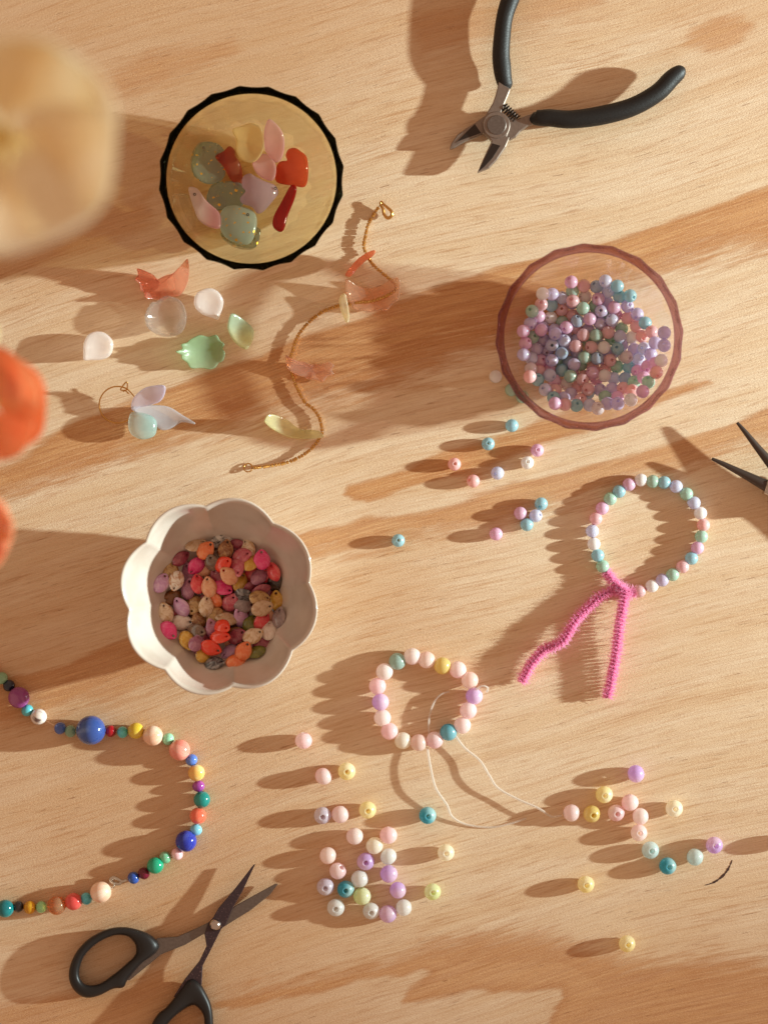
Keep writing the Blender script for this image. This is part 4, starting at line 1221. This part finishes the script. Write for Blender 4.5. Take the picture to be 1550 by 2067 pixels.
solid('handle', ring_handle([(322, 1911), (306, 1888), (274, 1875), (242, 1871), (210, 1878), (177, 1897), (152, 1926), (140, 1959), (142, 1984), (155, 2004), (174, 2014), (200, 2010), (229, 1996), (250, 1993), (259, 1977), (287, 1944), (310, 1928)], [(275, 1912), (269, 1899), (255, 1889), (229, 1889), (197, 1904), (171, 1930), (161, 1959), (164, 1978), (177, 1988), (200, 1986), (223, 1972), (255, 1946), (273, 1928)], (218, 1940), .0004, .0088), M_black, root)
solid('handle', ring_handle([(384, 1974), (402, 1982), (416, 2004), (427, 2030), (431, 2067), (428, 2120), (405, 2165), (365, 2185), (325, 2175), (298, 2140), (294, 2100), (306, 2068), (320, 2046), (338, 2031), (366, 1996)], [(388, 2029), (402, 2036), (411, 2050), (413, 2070), (412, 2110), (395, 2145), (365, 2162), (335, 2150), (320, 2120), (325, 2090), (339, 2067), (360, 2046)], (368, 2098), .0004, .0088), M_black, root)
w2 = lambda pl: [P(x, y, .004) for x, y in pl]
solid('blade', prism_data(w2([(516, 1743), (512, 1745), (478, 1789), (441, 1833), (431, 1851), (421, 1862), (414, 1884), (418, 1908), (403, 1939), (374, 1975), (352, 2010), (392, 2012), (408, 1986), (410, 1948), (426, 1917), (448, 1873), (456, 1866), (470, 1833), (490, 1798)]), .0046, .0062, .0002), M_blade, root, smooth=False)
solid('blade', prism_data(w2([(561, 1785), (556, 1784), (516, 1806), (478, 1827), (462, 1838), (440, 1852), (410, 1868), (358, 1891), (318, 1894), (256, 1978), (262, 1979), (326, 1926), (374, 1907), (410, 1886), (452, 1871), (466, 1862), (505, 1838), (545, 1806)]), .0028, .0044, .0002), M_steel, root, smooth=False)
rv, rfc = lathe_data([(0, .0024), (.0010, .0023), (.0020, .0016), (.0027, .0006), (.0028, -.004), (0, -.004)], 28)
c = P(435, 1867, .0062)
solid('rivet', ([v + c for v in rv], rfc), M_bright, root)

# ------------------------------------------------------------------ side cutting pliers
b = principled('black_grip', lin(27, 25, 24), .55, spec=.4)
tc = b.n('TexCoord'); nz = b.noise(tc.outputs['Object'], 1300, detail=4, rough=.65)
b.set(b.p, 'Normal', b.n('Bump', None, Strength=.5, Distance=.00025, Height=nz))
b.set(b.p, 'Roughness', b.math('MULTIPLY_ADD', nz, .3, .36))
M_grip = b.m
b = principled('ground_steel', lin(140, 126, 116), .42, .75)
tc = b.n('TexCoord'); nz = b.noise(tc.outputs['Object'], 1500, sx=1, sy=.3, detail=3)
b.set(b.p, 'Base_Color', b.mix(nz, lin(118, 104, 96), lin(158, 142, 130)))
M_ground = b.m
M_cut = principled('cutting_bevel', lin(64, 56, 52), .35, .8).m
S3 = (780, 0, 2.4215)


def pc(pts): return conv(pts, *S3)


def grip(ctr, name, parent, mat, flat=.92):
    pts = catmull([P(x, y, z) for x, y, z, w in ctr], 8)
    ws = catmull([(w, 0, 0) for x, y, z, w in ctr], 8)
    V, F = tube_data(pts, [max(.2, w.x) / 2 * PX for w in ws], 20)
    V2 = []
    for i, v in enumerate(V):
        p = pts[i // 20]; V2.append(Vector((v.x, v.y, p.z + (v.z - p.z) * flat)))
    return solid(name, (V2, F), mat, parent)


def cutter():
    root = empty('cutting_pliers', P(1002, 253, 0))
    tag(root, 'black handled side cutting pliers lying open with a bare steel head', 'pliers')
    grip([(1094, -140, .0075, 30), (1068, -80, .0080, 36), (1046, -40, .0082, 37), (1029, 0, .0082, 36), (1017, 41, .0080, 33.5), (1011, 103, .0076, 35), (1013, 136, .0070, 36), (1016, 158, .0066, 33), (1020, 172, .0062, 29), (1022, 181, .0062, 16)], 'grip', root, M_grip)
    grip([(1072, 233, .0062, 16), (1079, 237, .0062, 29), (1092, 238, .0066, 33), (1110, 238, .0070, 35), (1152, 241, .0078, 36.5), (1213, 233, .0084, 38.5), (1275, 216, .0088, 37.5), (1325, 188, .0088, 36.5), (1354, 159, .0086, 35), (1370, 146, .0084, 30), (1378, 141, .0084, 20), (1382, 139, .0084, 6)], 'grip', root, M_grip)
    # handle steel + box of each half
    up = [(548, 400), (604, 436), (596, 462), (578, 505), (560, 552), (596, 590), (600, 635), (588, 668), (600, 672), (582, 720), (541, 780), (500, 822), (443, 845), (470, 782), (512, 692), (497, 672), (474, 640), (470, 600), (486, 560), (518, 505), (534, 460)]
    lo2 = [(724, 548), (742, 596), (690, 615), (655, 640), (632, 668), (604, 682), (588, 668), (520, 690), (470, 650), (462, 658), (385, 690), (330, 722), (309, 726), (316, 700), (345, 658), (395, 622), (432, 600), (480, 566), (530, 556), (600, 570), (640, 580), (690, 562)]
    solid('jaw', prism_data([P(x, y, .007) for x, y in pc(lo2)], .0030, .0068, .0005), M_ground, root, smooth=False)
    solid('jaw', prism_data([P(x, y, .008) for x, y in pc(up)], .0050, .0092, .0005), M_ground, root, smooth=False)
    # hollow ground cutting faces sunk as dark bevels
    V, F = prism_data([P(x, y, .0092) for x, y in pc([(516, 700), (556, 712), (520, 770), (478, 815), (449, 838), (474, 784)])], .0088, .0094, .0002)
    solid('cutting_edge', (V, F), M_cut, root, smooth=False)
    V, F = prism_data([P(x, y, .0068) for x, y in pc([(431, 606), (462, 650), (400, 672), (350, 690), (338, 700), (385, 650)])], .0064, .0071, .0002)
    solid('cutting_edge', (V, F), M_cut, root, smooth=False)
    for r0, r1, z0, z1, mt, nm in ((0, 27, .0030, .0096, M_ground, 'joint_box'), (0, 19.5, .0090, .0100, M_steel, 'pivot')):
        c = P(1002, 252, z1)
        V, F = lathe_data([(0, z0), (r1 * PX, z0), (r1 * PX, z1 - .0003), ((r1 - 1.2) * PX, z1), (0, z1)], 40)
        solid(nm, ([v + Vector((c.x, c.y, 0)) for v in V], F), mt, root, sharp=.6)
    a, bb = P(1015, 214, .0078), P(1043, 240, .0070)
    sp_ = []
    ax = (bb - a); L = ax.length; t = ax.normalized(); s1 = t.cross(Vector((0, 0, 1))).normalized(); s2 = t.cross(s1)
    for i in range(121):
        f = i / 120; an = f * 2 * math.pi * 6.5
        sp_.append(a + ax * f + (s1 * math.cos(an) + s2 * math.sin(an)) * .0019)
    solid('spring', tube_data(sp_, .00035, 6), M_cut, root)


cutter()

# ------------------------------------------------------------------ round nose pliers at the picture edge
root = empty('round_nose_pliers', P(1600, 985, 0))
tag(root, 'round nose pliers at the picture edge, only two thin tapered jaws showing', 'pliers')
b = principled('dark_jaw_steel', lin(84, 74, 68), .4, .7)
M_jaw = b.m
for ctr in ([(1487, 853, .0090, 6), (1503, 872, .0090, 10), (1530, 906, .0088, 15), (1560, 942, .0086, 22), (1590, 978, .0082, 30), (1600, 990, .0080, 30)],
            [(1436, 926, .0078, 6), (1456, 935, .0078, 9.5), (1500, 957, .0078, 16), (1545, 980, .0078, 24), (1560, 987, .0078, 26)]):
    grip(ctr, 'jaw', root, M_jaw, 1.0)
solid('joint_box', prism_data([P(x, y, .01) for x, y in [(1541, 996), (1548, 970), (1575, 968), (1612, 955), (1640, 980), (1632, 1020), (1600, 1036), (1570, 1012)]], .0040, .0110, .0006), M_bright, root, smooth=False)
grip([(1620, 1000, .0078, 30), (1700, 1040, .0080, 36), (1770, 1100, .0084, 40), (1815, 1180, .0086, 42), (1825, 1280, .0086, 42), (1820, 1400, .0086, 40), (1810, 1470, .0086, 26)], 'grip', root, M_grip)
grip([(1625, 985, .0080, 30), (1690, 985, .0095, 38), (1780, 1000, .0120, 44), (1880, 1050, .0140, 46), (1960, 1130, .0150, 44), (2000, 1190, .0150, 30)], 'grip', root, M_grip)

# ------------------------------------------------------------------ out of focus poppies close to the camera
def petal_mat(name, c1, c2, clear):
    b = Nodes(name)
    tc = b.n('TexCoord')
    nz = b.noise(tc.outputs['Object'], 60, sx=1, sy=1, detail=3)
    c = b.mix(b.ramp01(nz, .3, .7), c1, c2)
    d = b.n('BsdfDiffuse', None, Color=c); t = b.n('BsdfTranslucent', None, Color=c); tr = b.n('BsdfTransparent', None, Color=(1, .95, .85, 1))
    return b.surf(b.shmix(clear, b.shmix(.5, d, t), tr))


M_cream = petal_mat('cream_petal', lin(254, 246, 222), lin(252, 236, 196), .14)
M_cream2 = petal_mat('cream_petal_thin', lin(253, 244, 224), lin(250, 236, 204), .45)
M_orange = petal_mat('orange_petal', lin(255, 204, 164), lin(253, 176, 130), .03)
M_stem = principled('flower_stem', lin(110, 130, 60), .6).m
M_stamen = principled('stamen_yellow', lin(250, 226, 150), .6).m


def poppy(label, x, y, z, rpx, mats, seed, tilt):
    rp = random.Random(seed)
    c = P(x, y, z); k = (D - z) / D * PX; R = rpx * k
    root = empty('poppy', c)
    tag(root, label, 'flower', 'out of focus poppies')
    rot = Euler(tilt).to_matrix()
    for i in range(5):
        a0_ = 2 * math.pi * i / 5 + rp.uniform(-.2, .2); sp_ = rp.uniform(1.0, 1.25); lift = rp.uniform(.25, .6)
        nu, nv = 18, 12; V = []; F = []
        ph = rp.uniform(0, 6)
        for s in (0, 1):
            for v in range(nv):
                rr = (v + .3) / (nv - .7)
                for u in range(nu):
                    t = (u / (nu - 1) - .5) * 2
                    a = a0_ + t * sp_ * (rr ** .3)
                    r = R * rr * (1 - .07 * t ** 4 + .025 * math.sin(7 * t + ph))
                    h = R * (lift * rr ** 2 - .18 * rr + .03 * rr * math.sin(3 * t + ph + rr * 2) - .12 * (1 - t * t) * rr) + i * .0006
                    V.append(rot @ Vector((r * math.cos(a), r * math.sin(a), h + s * .0003)))
        N = nu * nv
        for v in range(nv - 1):
            for u in range(nu - 1):
                q = v * nu + u
                F.append((q, q + 1, q + nu + 1, q + nu)); F.append((N + q, N + q + nu, N + q + nu + 1, N + q + 1))
        rimq = [u for u in range(nu)] + [v * nu + nu - 1 for v in range(1, nv)] + [(nv - 1) * nu + u for u in range(nu - 2, -1, -1)] + [v * nu for v in range(nv - 2, 0, -1)]
        for q, w in zip(rimq, rimq[1:] + rimq[:1]): F.append((q, N + q, N + w, w))
        link('petal', mesh('petal', V, F, mats[i % len(mats)]), root)
    parts = []
    for i in range(26):
        a = rp.uniform(0, 6.28); l = R * rp.uniform(.12, .26)
        parts.append(tube_data([rot @ Vector((0, 0, .001)), rot @ Vector((math.cos(a) * l, math.sin(a) * l, R * .22))], .0005, 5))
    V, F = join(parts)
    link('stamens', mesh('stamens', V, F, M_stamen), root)
    e = Vector((-.33, c.y * .6, .004)) - c
    st = catmull([Vector((0, 0, -.0006)), Vector((-.02, 0, -.03)), Vector((e.x * .55, e.y * .5, e.z * .5)), e], 8)
    V, F = tube_data(st, .0016, 8)
    link('stem', mesh('stem', V, F, M_stem), root)


poppy('big blurred cream poppy hanging over the table corner by the olive bowl', 2, 262, .33, 238, [M_cream2, M_cream], 4, (.62, -.12, .35))
poppy('blurred orange poppy with most of its round bloom in the picture', -14, 815, .20, 118, [M_orange], 9, (.1, -.2, 0))
poppy('blurred orange poppy of which only a slim edge shows, above the necklace', -66, 1072, .20, 92, [M_orange], 12, (0, .2, 0))
poppy('blurred cream poppy showing only a sliver between cream and orange blooms', -52, 678, .12, 56, [M_cream], 15, (0, .1, 0))
